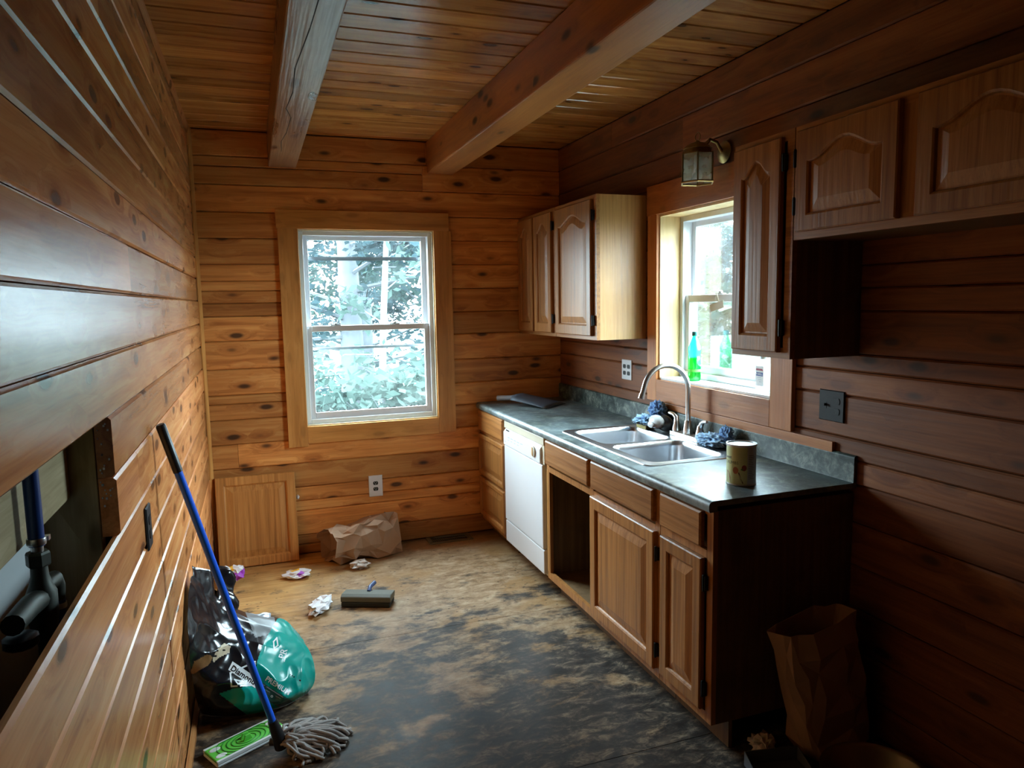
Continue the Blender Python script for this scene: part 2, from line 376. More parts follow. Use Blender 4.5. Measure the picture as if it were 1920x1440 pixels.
# ceiling
ce = struct(MB().box(-.2, .4, H+.021, W+.2, D+.2, H+.12).box(-3.4, -3.6, H+.021, W+.2, .4, H+.12).build('ceiling', m_gap))
y = 3.009+.1335*12
cb = [D]
while y > -2.3:
    if D-y > .03: cb.append(y)
    y -= .1335
for b, a in zip(cb[:-1], cb[1:]):
    ch = .008
    MB().prism([(a+.001, H+.02), (a+.001, H+ch), (a+ch, H), (b-ch, H), (b-.001, H+ch), (b-.001, H+.02)], 'x', 0, W).build('board', m_ceil, ce)

# left wall (with the torn-open pipe chase); unseen dark side room added to cut bounce light
wl = struct(MB().box(-.25, .36, -.05, -.16, D+.15, H+.05).box(-3.4, .36, -.05, -.25, .46, H+.05).box(-.16, .36, -.05, -.036, .40, H+.05).box(-3.5, -3.6, -.05, -3.4, .46, H+.05).build('wall_left', m_dark))
zl = [0, .155, .29, .42, .555, .69, .82, .955, 1.092, 1.225, 1.36, 1.495, 1.632, 1.765, 1.89, 2.02, 2.147, 2.27, 2.40, 2.53, H]
HY0, HY1 = .55, 1.752
for k, (a, b) in enumerate(rows(zl)):
    segs = [(.36, D)]
    if k in (8, 9): segs = [(.36, HY0), (HY1, D)]
    cuts = {1: [2.43], 2: [2.42], 3: [2.41], 4: [2.40], 5: [2.39], 6: [2.375], 7: [2.36], 8: [2.06, 2.33], 11: [.45], 12: [2.165], 13: [-.4], 14: [1.333], 16: [3.3], 17: [2.0], 18: [3.0]}.get(k, [])
    out = []
    for s, e in segs:
        cs = [s]+[c for c in cuts if s < c < e]+[e]; out += list(zip(cs[:-1], cs[1:]))
    for s, e in out:
        board(wl, m_logy, 'y', s, e, a, b, 0, 1, th=.016 if k == 7 and e < 2.5 else .034, ch=.006, proud=rnd.uniform(-.001, .002))
# inside of the opening
fo = MB()
for k in range(26):
    z_ = 1.15+rnd.random()*.2; x_ = -.030+rnd.random()*.022; w_ = rnd.uniform(.0015, .004); fo.box(x_, HY1-.0025, z_, x_+w_, HY1+.001, z_+w_*1.3)
fo.build('foam_flecks', m_white, wl)['kind'] = 'stuff'
cav = thing('wall_stud', 'raw wooden stud beside the hole torn in the left wall', 'stud', (-.09, HY1+.02, .2))
MB().box(-.155, HY1+.0, .2, -.036, HY1+.04, 1.9).build('post', m_stud, cav, bevel=.002)
bl = MB().box(-.140, .56, 1.190, -.088, HY1-.002, 1.335).build('blocking_board', m_studx, bevel=.003)
tag(bl, 'raw horizontal blocking board inside the hole in the left wall', 'board')
pl_ = MB().box(-.158, .56, .55, -.037, HY1-.002, .60).build('lower_blocking', m_studx, bevel=.003)
tag(pl_, 'dusty lower blocking below the pipes in the wall hole', 'board')
dw_ = MB().box(-.159, 1.30, .85, -.152, 1.70, 1.30).build('backing_sheet', m_drywall)
tag(dw_, 'pale grey backing sheet behind the pipe in the wall hole', 'sheet')
px_, py_ = -.066, 1.40
pv = thing('pipe_valve', 'blue plastic pipe with hose clamp on an oxidised brass valve in the wall hole', 'valve', (px_, py_, .70))
MB().tube([(px_, py_, 1.192), (px_, py_, 1.75)], .0125, 14).build('blue_pipe', m_pex, pv, smooth=True)
q = MB(); q.lathe([(.0145, 0), (.0150, .002), (.0150, .010), (.0145, .012)], (px_, py_, 1.194), 16); q.box(px_+.008, py_+.010, 1.196, px_+.016, py_+.022, 1.204)
q.build('hose_clamp', m_steel, pv, smooth=True)
q = MB(); q.lathe([(.010, 0), (.010, .02)], (px_, py_, 1.178), 12); q.build('nipple', m_nickel, pv, smooth=True)
MB().lathe([(.017, 0), (.019, .003), (.019, .022), (.017, .026)], (px_, py_, 1.156), 6).build('nut', m_bronze, pv)
q = MB(); q.lathe([(.012, .0), (.014, .025), (.020, .035), (.024, .055), (.024, .10), (.018, .115), (.014, .13), (.013, .15)][::1], (px_, py_, 1.008), 16)
q.tube([(px_, py_, 1.115), (px_+.012, py_+.035, 1.118), (px_+.012, py_+.05, 1.10), (px_+.012, py_+.052, 1.075)], [.014, .015, .013, .011], 12)
q.tube([(px_, py_, 1.10), (px_-.005, py_-.05, 1.105), (px_-.005, py_-.14, 1.11)], [.018, .019, .017], 12)
q.build('valve_body', m_bronze, pv, smooth=True)
MB().tube([(px_+.012, py_+.052, 1.074), (px_+.012, py_+.052, .95)], .011, 12).build('side_pipe', m_pex, pv, smooth=True)
MB().lathe([(.0125, 0), (.013, .004), (.0125, .010)], (px_+.012, py_+.052, 1.058), 12).build('side_clamp', m_steel, pv, smooth=True)
MB().tube([(px_, py_, 1.01), (px_, py_, .70)], .013, 12).build('lower_pipe', m_bronze, pv, smooth=True)
MB().lathe([(.022, -.008), (.026, -.004), (.026, .008), (.02, .012)], (px_-.005, py_-.11, 1.07), 10).build('valve_cap', m_blackpl, pv, smooth=True)

# far wall
def hole_wall(mb, ax, fa, fb, u0, u1, z0, z1, hu0, hu1, hz0, hz1):
    def bx(a, b, c, d):
        if ax == 'x': mb.box(a, fa, c, b, fb, d)
        else: mb.box(fa, a, c, fb, b, d)
    bx(u0, hu0, z0, z1); bx(hu1, u1, z0, z1); bx(hu0, hu1, z0, hz0); bx(hu0, hu1, hz1, z1)
FO = (.585, 1.445, .83, 2.063)          # far window opening
wf = MB(); hole_wall(wf, 'x', D+.034, D+.13, -.25, W+.25, -.05, H+.05, *FO)
wf = struct(wf.build('wall_far', m_gap))
zf = [0, .126, .284, .44, .596, .748, .902, 1.055, 1.214, 1.386, 1.535, 1.69, 1.848, 2.003, 2.158, 2.318, 2.482, H]
extra_left = {0: [.063], 2: [.35], 6: [1.0], 10: [1.615], 11: [1.748], 14: [], 15: [2.424]}
for k, (a, b) in enumerate(rows(zf)):
    over = b > FO[2]+.001 and a < FO[3]-.001
    if over:
        zz = [a]+[z for z in extra_left.get(k, []) if a < z < b]+[b]
        for a2, b2 in rows(zz): board(wf, m_logx, 'x', 0, FO[0], a2, b2, D, -1, ch=.006, proud=rnd.uniform(0, .003))
        board(wf, m_logx, 'x', FO[1], W, a, b, D, -1, ch=.006, proud=rnd.uniform(0, .003))
        if a < FO[2]: board(wf, m_logx, 'x', FO[0], FO[1], a, FO[2], D, -1, ch=.006)
        if b > FO[3]: board(wf, m_logx, 'x', FO[0], FO[1], FO[3], b, D, -1, ch=.006)
    else:
        cuts = {4: [.17], 15: [1.385], 16: [.44, 1.41], 0: [.9]}.get(k, [])
        us = [0]+cuts+[W]
        for s, e in rows(us):
            zz = [a]+([z for z in extra_left.get(k, []) if a < z < b] if k in (0, 2, 15) and s < .3 else [])+[b]
            for a2, b2 in rows(zz): board(wf, m_logx, 'x', s, e, a2, b2, D, -1, ch=.006, proud=rnd.uniform(0, .003))

# right wall
RO = (2.445, 3.36, 1.165, 2.035)
wr = MB(); hole_wall(wr, 'y', W+.034, W+.15, -3.6, D+.13, -.05, H+.05, *RO)
wr = struct(wr.build('wall_right', m_gap))
zr = [0, .13, .285, .44, .60, .76, .905, .992, 1.07, 1.226, 1.318, 1.383, 1.539, 1.62, 1.70, 1.855, 2.01, 2.17, 2.325, 2.485, H]
for k, (a, b) in enumerate(rows(zr)):
    over = b > RO[2]+.001 and a < RO[3]-.001
    if over:
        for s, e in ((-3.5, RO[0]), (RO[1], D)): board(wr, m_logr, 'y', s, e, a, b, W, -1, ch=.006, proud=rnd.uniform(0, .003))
        if a < RO[2]: board(wr, m_logr, 'y', RO[0], RO[1], a, RO[2], W, -1, ch=.006)
        if b > RO[3]: board(wr, m_logr, 'y', RO[0], RO[1], RO[3], b, W, -1, ch=.006)
    else:
        cuts = {18: [3.15], 19: [3.9], 3: [1.2]}.get(k, [])
        us = [-3.5]+cuts+[D]
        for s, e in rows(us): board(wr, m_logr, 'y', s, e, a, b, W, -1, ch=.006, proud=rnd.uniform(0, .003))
# unseen wall behind the viewer, set back and dark to cut bounce light
wre = struct(MB().box(-3.5, -3.7, -.05, W+.25, -3.53, H+.05).build('wall_rear', m_gap))
for a, b in rows(zf): board(wre, m_oakshade, 'x', -3.4, W, a, b, -3.5, 1, ch=.006)

# corner trim, left base strip, ceiling strip
struct(MB().prism([(.0005, D-.001), (.022, D-.001), (.022, D-.010), (.008, D-.030), (.0005, D-.030)], 'z', .02, H-.002).build('trim_1', m_casz, bevel=.001))
struct(MB().prism([(.0035, .002), (.020, .002), (.020, .028), (.013, .040), (.0035, .042)], 'y', .8, 3.9).build('baseboard_left', m_logy))
struct(MB().prism([(.0035, H-.04), (.014, H-.001), (.0035, H-.001)], 'y', .4, D-.04).build('trim_2', m_logy))
struct(MB().prism([(2.10, .985), (2.10, 1.047), (3.36, 1.047), (3.36, 1.02), (2.12, .985)], 'x', W-.018, W-.0035).build('trim_3', m_casry, bevel=.002))

# beams
bm1 = MB().box(.440, -2.19, 2.428, .600, D-.006, H-.001).build('ceiling_beam', [m_beamw], bevel=.006)
tag(bm1, 'pale worn ceiling beam with a long crack, nearer the left wall', 'beam')
q = MB()
cr = [(.545, 1.2), (.53, 1.9), (.515, 2.35), (.492, 2.75), (.500, 3.05), (.485, 3.3), (.512, 3.45), (.505, 3.75), (.488, 3.95), (.497, 4.2)]
for (xa, ya), (xb, yb) in zip(cr[:-1], cr[1:]):
    q.add([(xa-.0022, ya, 2.4276), (xa+.0022, ya, 2.4276), (xb+.0016, yb, 2.4276), (xb-.0016, yb, 2.4276),
           (xa-.0022, ya, 2.4285), (xa+.0022, ya, 2.4285), (xb+.0016, yb, 2.4285), (xb-.0016, yb, 2.4285)], [(0, 1, 2, 3), (4, 5, 6, 7), (0, 1, 5, 4), (1, 2, 6, 5), (2, 3, 7, 6), (3, 0, 4, 7)])
q.build('crack', m_dark, bm1)
bm2 = MB().box(1.415, -2.19, 2.428, 1.590, D-.006, H-.001).build('ceiling_beam', [m_beam], bevel=.008)
tag(bm2, 'reddish brown ceiling beam above the kitchen counter side', 'beam')

# ---------------------------------------------------------------- windows
def casing(parent, name, mat, x0, y0, z0, x1, y1, z1): return MB().box(x0, y0, z0, x1, y1, z1).build(name, mat, parent, bevel=.002)
w1 = thing('window_1', 'white double-hung window in pine casing on the far wall', None, (1.015, D, FO[2]), kind='structure')
x0, x1, z0, z1 = FO
yc0, yc1 = D-.026, D-.0035
casing(w1, 'casing_board', m_casx, .463, yc0-.002, z1, 1.545, yc1, 2.177)
casing(w1, 'casing_board', m_casz, .470, yc0, .705, x0+.004, yc1, z1)
casing(w1, 'casing_board', m_casz, x1-.004, yc0, .728, 1.560, yc1, z1)
casing(w1, 'casing_board', m_casx, x0+.004, yc0, .722, x1-.004, yc1, z0)
q = MB(); jd = D+.115
q.box(x0-.001, D-.004, z0, x0+.008, jd, z1); q.box(x1-.010, D-.004, z0, x1+.001, jd, z1); q.box(x0, D-.004, z1-.008, x1, jd, z1); q.box(x0, D-.004, z0, x1, jd, z0+.008)
q.build('jamb_liner', m_cream, w1)
def rect_frame(ax, u0, u1, z0, z1, wd_, a, b, wb=None, wt_=None):
    m = MB(); wb = wb or wd_; wt_ = wt_ or wd_
    def bx(p, q_, r, s):
        if ax == 'x': m.box(p, a, r, q_, b, s)
        else: m.box(a, p, r, b, q_, s)
    bx(u0, u0+wd_, z0, z1); bx(u1-wd_, u1, z0, z1); bx(u0+wd_, u1-wd_, z0, z0+wb); bx(u0+wd_, u1-wd_, z1-wt_, z1)
    return m
fx0, fx1, fz0, fz1 = x0+.008, x1-.010, z0+.008, z1-.008
rect_frame('x', fx0, fx1, fz0, fz1, .026, D+.02, D+.115, .03, .026).build('window_frame', m_white, w1, bevel=.003)
ux0, ux1 = fx0+.024, fx1-.024; zm = 1.445
us = rect_frame('x', ux0, ux1, zm-.02, fz1-.022, .034, D+.076, D+.104, .03, .03).build('upper_sash', m_white, w1, bevel=.003)
MB().box(ux0+.03, D+.088, zm+.0, ux1-.03, D+.091, fz1-.045).build('pane', m_pane, us)
ls = rect_frame('x', ux0, ux1, fz0+.026, zm+.018, .034, D+.040, D+.070, .045, .036).build('lower_sash', m_white, w1, bevel=.003)
MB().box(ux0+.03, D+.053, fz0+.06, ux1-.03, D+.056, zm-.01).build('pane', m_panelow, ls)
for lx in (.80, 1.18):
    q = MB(); q.box(lx-.032, D+.045, zm+.018, lx+.032, D+.062, zm+.024); q.lathe([(.011, 0), (.011, .010), (.006, .013)], (lx, D+.054, zm+.024), 10); q.box(lx-.004, D+.040, zm+.026, lx+.03, D+.050, zm+.032)
    q.build('sash_lock', m_chromeold, w1)
MB().box(ux0+.01, D+.106, 1.878, ux1-.01, D+.113, 1.902).build('storm_rail', m_dpanl, w1)
MB().box(ux0+.01, D+.106, 1.305, ux1-.01, D+.113, 1.322).build('storm_rail', m_dpanl, w1)
q = MB()
for k in range(26):
    a = ux0+.036+k*(ux1-ux0-.075)/26; q.box(a, D+.0522, fz0+.0705, a+rnd.uniform(.008, .03), D+.0527, fz0+.072+rnd.uniform(.001, .006))
q.build('grime_line', m_dark, w1)['kind'] = 'stuff'

w2 = thing('window_2', 'double-hung window over the sink in pine casing', None, (W, 2.9, RO[2]), kind='structure')
a0, a1, z0, z1 = RO
xc0, xc1 = W-.024, W-.0035
casing(w2, 'casing_board', m_casry, xc0-.002, 2.318, z1, xc1, 3.455, 2.188)
casing(w2, 'casing_board', m_casrz, xc0, a1-.004, 1.048, xc1, 3.448, z1)
casing(w2, 'casing_board', m_casrz, xc0, 2.318, 1.050, xc1, a0+.004, z1)
casing(w2, 'casing_board', m_casry, xc0, a0+.004, 1.050, xc1, a1-.004, z0)
XO = W+.115
MB().box(W-.006, a1-.012, z0, XO+.06, a1-.001, z1).build('jamb_board', m_jamb, w2)
MB().box(W-.006, a0+.001, z0, XO+.06, a0+.012, z1).build('jamb_board', m_jamb, w2)
MB().box(W-.006, a0+.012, z1-.012, XO+.06, a1-.012, z1-.001).build('head_board', m_jamb, w2)
MB().box(W-.006, a0+.012, z0, XO+.06, a1-.012, z0+.012).build('sill', m_white, w2, bevel=.001)
fy0, fy1, fz0, fz1 = a0+.012, a1-.012, z0+.012, z1-.012
rect_frame('y', fy0, fy1, fz0, fz1, .028, XO, XO+.09, .03, .028).build('window_frame', m_white, w2, bevel=.003)
sy0, sy1 = fy0+.026, fy1-.026; zm2 = 1.592
us = rect_frame('y', sy0, sy1, zm2-.02, fz1-.024, .036, XO+.055, XO+.083, .03, .032).build('upper_sash', m_white, w2, bevel=.003)
MB().box(XO+.067, sy0+.032, zm2, XO+.070, sy1-.032, fz1-.05).build('pane', m_pane, us)
ls = rect_frame('y', sy0, sy1, fz0+.028, zm2+.02, .036, XO+.018, XO+.048, .04, .038).build('lower_sash', m_white, w2, bevel=.003)
MB().box(XO+.031, sy0+.032, fz0+.06, XO+.034, sy1-.032, zm2-.01).build('pane', m_pane, ls)
q = MB(); ly = 3.03; q.box(XO+.022, ly-.03, zm2+.02, XO+.04, ly+.03, zm2+.026); q.lathe([(.010, 0), (.010, .010), (.005, .013)], (XO+.03, ly, zm2+.026), 10)
q.build('sash_lock', m_chromeold, w2)
tg = MB().box(XO+.008, 2.975, 1.535, XO+.010, 3.085, 1.572)
tg.xf(Matrix.Translation((XO, 3.03, 1.55)) @ Matrix.Rotation(math.radians(-12), 4, 'X') @ Matrix.Translation((-XO, -3.03, -1.55)))
tg = tg.build('paper_tag', m_tanplastic); tag(tg, 'small paper tag hanging from the sink window lock', 'tag')
q = MB().tube([(XO+.009, 3.05, 1.572), (XO+.012, 3.035, 1.62), (XO+.009, 3.01, 1.565)], .001, 5).build('string', m_tanplastic, tg)

# ---------------------------------------------------------------- cabinets
def door_geom(w, h, th=.02, st=.055, arch=0.0, rail=None, panel=True, raised=True):
    """local u (right), v (up), w (out of the face). returns (frame MB, panel MB) in (u,v,w) coordinates"""
    rail = rail or st; N = 14
    iu0, iu1, iv0, iv1 = st, w-st, rail, h-rail
    inner = [(iu0, iv0), (iu1, iv0)]; outer = [(0, 0), (w, 0)]
    for k in range(N+1):
        t = k/N; u = iu1+(iu0-iu1)*t
        s = 2*t-1
        dv = 0
        if arch:
            a = abs(s); dv = -arch if a > .93 else -arch*(.5-.5*math.cos(math.pi*min(1, a/.93)))
        inner.append((u, iv1+dv)); outer.append((w+(0-w)*t, h))
    n = len(inner); c = .004
    fm = MB()
    oc = [(min(max(u, c), w-c), min(max(v, c), h-c)) for u, v in outer]
    cu, cv = (iu0+iu1)/2, (iv0+iv1)/2
    def shr(d): return [(cu+(u-cu)*max(.05, 1-2*d/(iu1-iu0)), cv+(v-cv)*max(.05, 1-2*d/(iv1-iv0))) for u, v in inner]
    L = [[(u, v, 0) for u, v in outer], [(u, v, th-c) for u, v in outer], [(u, v, th) for u, v in oc],
         [(u, v, th) for u, v in shr(-.006)], [(u, v, th-.004) for u, v in inner], [(u, v, th-.010) for u, v in shr(.003)], [(u, v, 0) for u, v in shr(.003)]]
    vs = [p for l in L for p in l]; fs = []
    for a in range(len(L)-1):
        for k in range(n): fs.append((a*n+k, a*n+(k+1) % n, (a+1)*n+(k+1) % n, (a+1)*n+k))
    fm.add(vs, fs)
    pm = MB(); wd_ = min(.035, (iu1-iu0)*.22)
    L2 = [[(u, v, 0.002) for u, v in shr(.002)], [(u, v, th-.011) for u, v in shr(.002)], [(u, v, th-.011) for u, v in shr(.008)]]
    if raised: L2 += [[(u, v, th-.003) for u, v in shr(.008+wd_)]]
    vs = [p for l in L2 for p in l]; fs = []
    for a in range(len(L2)-1):
        for k in range(n): fs.append((a*n+k, a*n+(k+1) % n, (a+1)*n+(k+1) % n, (a+1)*n+k))
    top = len(vs)-n; fs.append(tuple(range(top, top+n))); fs.append(tuple(range(n-1, -1, -1)))
    pm.add(vs, fs)
    return fm, pm
def face_map(X, yl, zb):   # cabinet face at x = X looking towards -x; u grows towards the camera (-y)
    return lambda p: (X-p[2], yl-p[0], zb+p[1])
def put(mb, fn): mb.v = [tuple(fn(v)) for v in mb.v]; return mb
def hinge(parent, X, yy, zc):
    q = MB(); q.box(X-.012, yy-.009, zc-.026, X+.001, yy+.009, zc+.026); q.tube([(X-.012, yy, zc-.03), (X-.012, yy, zc+.03)], .0045, 8)
    return q.build('hinge', m_black, parent, bevel=.0015)
def add_door(unit, X, yl, yr, zb, zt, arch=0, st=.05, name='door', hinges=None, rail=None, raised=True):
    fm, pm = door_geom(yl-yr, zt-zb, .02, st, arch, rail, raised=raised)
    d = put(fm, face_map(X, yl, zb)).build(name, m_oakz, unit)
    put(pm, face_map(X, yl, zb)).build('panel', m_oakz, d)
    if hinges:
        for zc in (zb+.085, zt-.085): hinge(d, X-.004, hinges, zc)
    return d
def slab_front(unit, X, yl, yr, zb, zt, name='drawer_front', raised=False):
    if raised: return add_door(unit, X, yl, yr, zb, zt, 0, .032, name)
    w, h, th, c = yl-yr, zt-zb, .02, .006
    q = MB(); L = [[(0, 0, 0), (w, 0, 0), (w, h, 0), (0, h, 0)], [(0, 0, th-c), (w, 0, th-c), (w, h, th-c), (0, h, th-c)], [(c, c, th), (w-c, c, th), (w-c, h-c, th), (c, h-c, th)]]
    q.add([p for l in L for p in l], [(3, 2, 1, 0), (8, 9, 10, 11)]+[(a*4+k, a*4+(k+1) % 4, (a+1)*4+(k+1) % 4, (a+1)*4+k) for a in range(2) for k in range(4)])
    return put(q, face_map(X, yl, zb)).build(name, m_oaky, unit)

# wall cabinets
UX = W-.305
def wall_unit(label, yl, yr, zb, zt, doors, end_mat=None):
    u = thing('wall_cabinet', label, 'cabinet', (W-.15, (yl+yr)/2, zb))
    q = MB(); q.box(UX+.02, yr+.001, zb, W-.0036, yl-.001, zt); q.build('body', end_mat or m_oakpale, u)
    f = rect_frame('y', yr+.001, yl-.001, zb, zt, .035, UX, UX+.02, .038, .035)
    for (a, b) in doors[1:]:
        f.box(UX, a+.0, zb+.038, UX+.02, a+.03, zt-.035) if False else None
    f.build('face_frame', m_oaky, u)
    return u
zb, zt = 1.378, 2.152
u = wall_unit('corner wall cabinet with two narrow arched doors, against the far wall', D-.004, 4.052, zb, zt, [])
MB().box(UX, 4.36, zb+.038, UX+.02, 4.40, zt-.035).build('mid_stile', m_oakz, u)
add_door(u, UX, 4.655, 4.395, zb+.022, zt-.022, .05, .052, rail=.06)
add_door(u, UX, 4.365, 4.085, zb+.022, zt-.022, .05, .052, hinges=4.074, rail=.06)
u = wall_unit('single-door wall cabinet with pale end panel beside the sink window', 4.050, 3.495, zb, zt, [])
add_door(u, UX, 4.018, 3.535, zb+.022, zt-.022, .05, .055, hinges=3.523, rail=.06)
UX0 = UX
UX = W-.31
u = wall_unit('tall narrow wall cabinet overlapping the right side of the sink window', 2.322, 2.003, zb, zt, [], m_oakshade)
add_door(u, UX, 2.305, 2.052, zb+.022, zt-.022, .05, .052, hinges=2.040, rail=.06)
u = wall_unit('short wall cabinet with two arched doors above the empty range space', 2.001, 1.06, 1.782, zt, [], m_oakshade)
MB().box(UX, 1.50, 1.82, UX+.02, 1.585, zt-.035).build('mid_stile', m_oakz, u)
d1 = add_door(u, UX, 1.975, 1.575, 1.807, zt-.02, .05, .055, hinges=1.984, rail=.055)
d2 = add_door(u, UX, 1.515, 1.10, 1.807, zt-.02, .05, .055, hinges=None, rail=.055)

# base cabinets
BX = W-.61; BT = .874
def base_shell(label, yl, yr, hollow=False, end=None):
    u = thing('base_cabinet', label, 'cabinet', (W-.3, (yl+yr)/2, 0))
    q = MB()
    if not hollow: q.box(BX+.02, yr+.001, .10, W-.004, yl-.001, BT)
    else:
        q.box(BX+.02, yr+.001, .10, W-.004, yr+.016, BT); q.box(BX+.02, yl-.016, .10, W-.004, yl-.001, BT)
        q.box(BX+.02, yr+.016, .10, W-.004, yl-.016, .116); q.box(W-.018, yr+.016, .116, W-.004, yl-.016, BT)
    q.build('body', end or m_oakshade, u)
    MB().box(BX+.075, yr+.001, .001, BX+.09, yl-.001, .0995).build('toe_kick', m_oakshade, u)
    return u
def frame(u, yl, yr, mids=(), rails=()):
    f = rect_frame('y', yr+.001, yl-.001, .10, BT, .034, BX, BX+.0195, .036, .02)
    for m in mids: f.box(BX, m-.02, .136, BX+.0195, m+.02, BT-.02)
    for (a, b, z) in rails: f.box(BX, a, z-.014, BX+.0195, b, z+.014)
    f.build('face_frame', m_oakz, u)
u = base_shell('three-drawer base cabinet in the far corner left of the dishwasher', D-.006, 4.160)
frame(u, D-.006, 4.160, rails=((4.195, 4.645, .71), (4.195, 4.645, .42)))
slab_front(u, BX, 4.672, 4.168, .728, .866)
slab_front(u, BX, 4.672, 4.160, .425, .705, raised=True)
slab_front(u, BX, 4.672, 4.160, .135, .405, raised=True)
SB0, SB1 = 3.490, 2.345
u = base_shell('sink base cabinet with one door missing and an open dark compartment', SB0, SB1, hollow=True)
frame(u, SB0, SB1, mids=(2.945,), rails=((2.965, 3.455, .705), (2.38, 2.925, .705)))
slab_front(u, BX, 3.468, 2.952, .735, .862, 'false_front')
slab_front(u, BX, 2.922, 2.375, .735, .862, 'false_front')
dd = add_door(u, BX, 2.930, 2.366, .135, .697, 0, .055, hinges=2.352)
MB().box(BX-.0014, 3.487, .14, BX-.0004, 3.470, .70).build('worn_edge', m_oakpale, u)
q = MB(); q.add([(BX-.0190, 2.838, .60), (BX-.0190, 2.834, .60), (BX-.0188, 2.833, .2), (BX-.0188, 2.838, .2)], [(0, 1, 2, 3)]); 
u3 = base_shell('narrow base cabinet with drawer and door at the near end of the counter', 2.343, 2.004)
frame(u3, 2.343, 2.004, rails=((2.04, 2.31, .712),))
slab_front(u3, BX, 2.322, 2.056, .735, .862)
add_door(u3, BX, 2.318, 2.050, .140, .697, 0, .052, hinges=2.036)
bx_ = MB().box(BX+.10, 2.972, .117, BX+.16, 3.02, .19).build('small_box', m_paper, bevel=.002)
tag(bx_, 'small white carton inside the open sink cabinet', 'carton')

# dishwasher
dw = thing('dishwasher', 'white built-in dishwasher with yellowed control panel under the counter', 'dishwasher', (W-.32, 3.82, 0))
DY0, DY1, DX = 4.150, 3.500, W-.625
MB().box(DX+.03, DY1+.004, .09, W-.02, DY0-.004, .872).build('tub', m_tanplastic, dw)
MB().box(DX+.002, DY1+.022, .245, DX+.029, DY0-.004, .716).build('door', m_enamel, dw, bevel=.006)
q = MB(); q.prism([(DX-.004, .72), (DX-.004, .80), (DX+.012, .822), (DX+.029, .822), (DX+.029, .72)], 'y', DY1+.040, DY0-.010)
cp = q.build('control_panel', m_enamel, dw, bevel=.004)
MB().lathe([(.030, 0), (.030, -.006), (.026, -.008)], (DX-.0045, DY1+.13, .772), 20, ax='x').build('dial', m_tanplastic, cp, smooth=True)
MB().box(DX-.014, DY1+.124, .748, DX-.0125, DY1+.136, .796).build('dial_grip', m_oakpale, cp)
MB().box(DX-.0052, DY0-.10, .804, DX-.0035, DY0-.045, .8115).xf(Matrix.Translation((.006, 0, .006))).build('latch_slot', m_socket, cp)
q = MB()
for k in range(5): q.box(DX-.0047, DY0-.09-k*.055, .775, DX-.0041, DY0-.125-k*.055, .779)
for k in range(4): q.box(DX-.0047, DY0-.09-k*.055, .758, DX-.0041, DY0-.115-k*.055, .761)
q.box(DX-.0047, DY0-.03, .742, DX-.0041, DY0-.055, .746)
q.build('print_marks', m_dpanl, cp)['kind'] = 'stuff'
MB().box(DX+.008, DY1+.004, .72, DX+.029, DY1+.038, .838).build('side_filler', m_tanplastic, dw)
MB().box(DX+.004, DY1+.004, .8245, DX+.029, DY0-.004, .866).build('top_trim', m_tanplastic, dw, bevel=.002)
MB().box(DX+.004, DY1+.016, .105, DX+.029, DY0-.004, .240).build('kick_plate', m_enamel, dw, bevel=.005)

# countertop
CT = .914; CX = W-.638; CY0 = 1.992; CY1 = D-.0045
SX0, SX1, SY0, SY1 = 1.782, 2.318, 2.515, 3.415
ct = thing('countertop', 'dark green stone-pattern laminate countertop with backsplash', 'countertop', (W-.32, (CY0+CY1)/2, BT))
q = MB()
nose = [(CX+.035, BT+.001), (CX+.004, BT+.001), (CX+.0005, BT+.008), (CX, BT+.02)]+[(CX+.018-.018*math.cos(a), CT-.018+.018*math.sin(a)) for a in [math.pi/2*k/6 for k in range(7)]]+[(CX+.035, CT)]
q.prism(nose, 'y', CY0, CY1)
h0, h1, h2, h3 = SX0+.02, SX1-.02, SY0+.02, SY1-.02
for a, b, c, d in ((CX+.035, CY0, h0, CY1), (h1, CY0, W-.0045, CY1), (h0, CY0, h1, h2), (h0, h3, h1, CY1)): q.box(a, b, CT-.02, c, d, CT)
q.build('top', m_lam, ct, smooth=True)
bs = [(W-.0045, CT+.0005), (W-.021, CT+.0005), (W-.019, CT+.006)]+[(W-.019+.010-.010*math.cos(a), CT+.09+.010*math.sin(a)) for a in [math.pi/2*k/5 for k in range(6)]]+[(W-.0045, CT+.10)]
q = MB(); q.prism(bs, 'y', CY0, CY1); q.build('backsplash', m_lamb, ct, smooth=True)

# sink
sk = thing('kitchen_sink', 'double-bowl stainless steel sink set into the counter', 'sink', ((SX0+SX1)/2, (SY0+SY1)/2, CT-.19))
def rrect(x0, y0, x1, y1, r, n=6):
    pts = []
    for cx, cy, a0 in ((x1-r, y1-r, 0), (x0+r, y1-r, 90), (x0+r, y0+r, 180), (x1-r, y0+r, 270)):
        for k in range(n+1):
            a = math.radians(a0+90*k/n); pts.append((cx+r*math.cos(a), cy+r*math.sin(a)))
    return pts
B = [(SX0+.045, SY0+.045, SX1-.115, 2.945), (SX0+.045, 2.985, SX1-.115, SY1-.045)]
bm = bmesh.new()
def loop(pts, z):
    vs = [bm.verts.new((p[0], p[1], z)) for p in pts]; es = [bm.edges.new((vs[i], vs[(i+1) % len(vs)])) for i in range(len(vs))]; return vs, es
zr_ = CT+.0045
ov, oe = loop(rrect(SX0+.014, SY0+.014, SX1-.014, SY1-.014, .035), zr_-.002); al = list(oe)
hl = []
for b in B: v_, e_ = loop(rrect(*b, .055), zr_); hl.append(v_); al += e_
bmesh.ops.triangle_fill(bm, use_beauty=True, use_dissolve=False, edges=al, normal=(0, 0, 1))
prev = ov
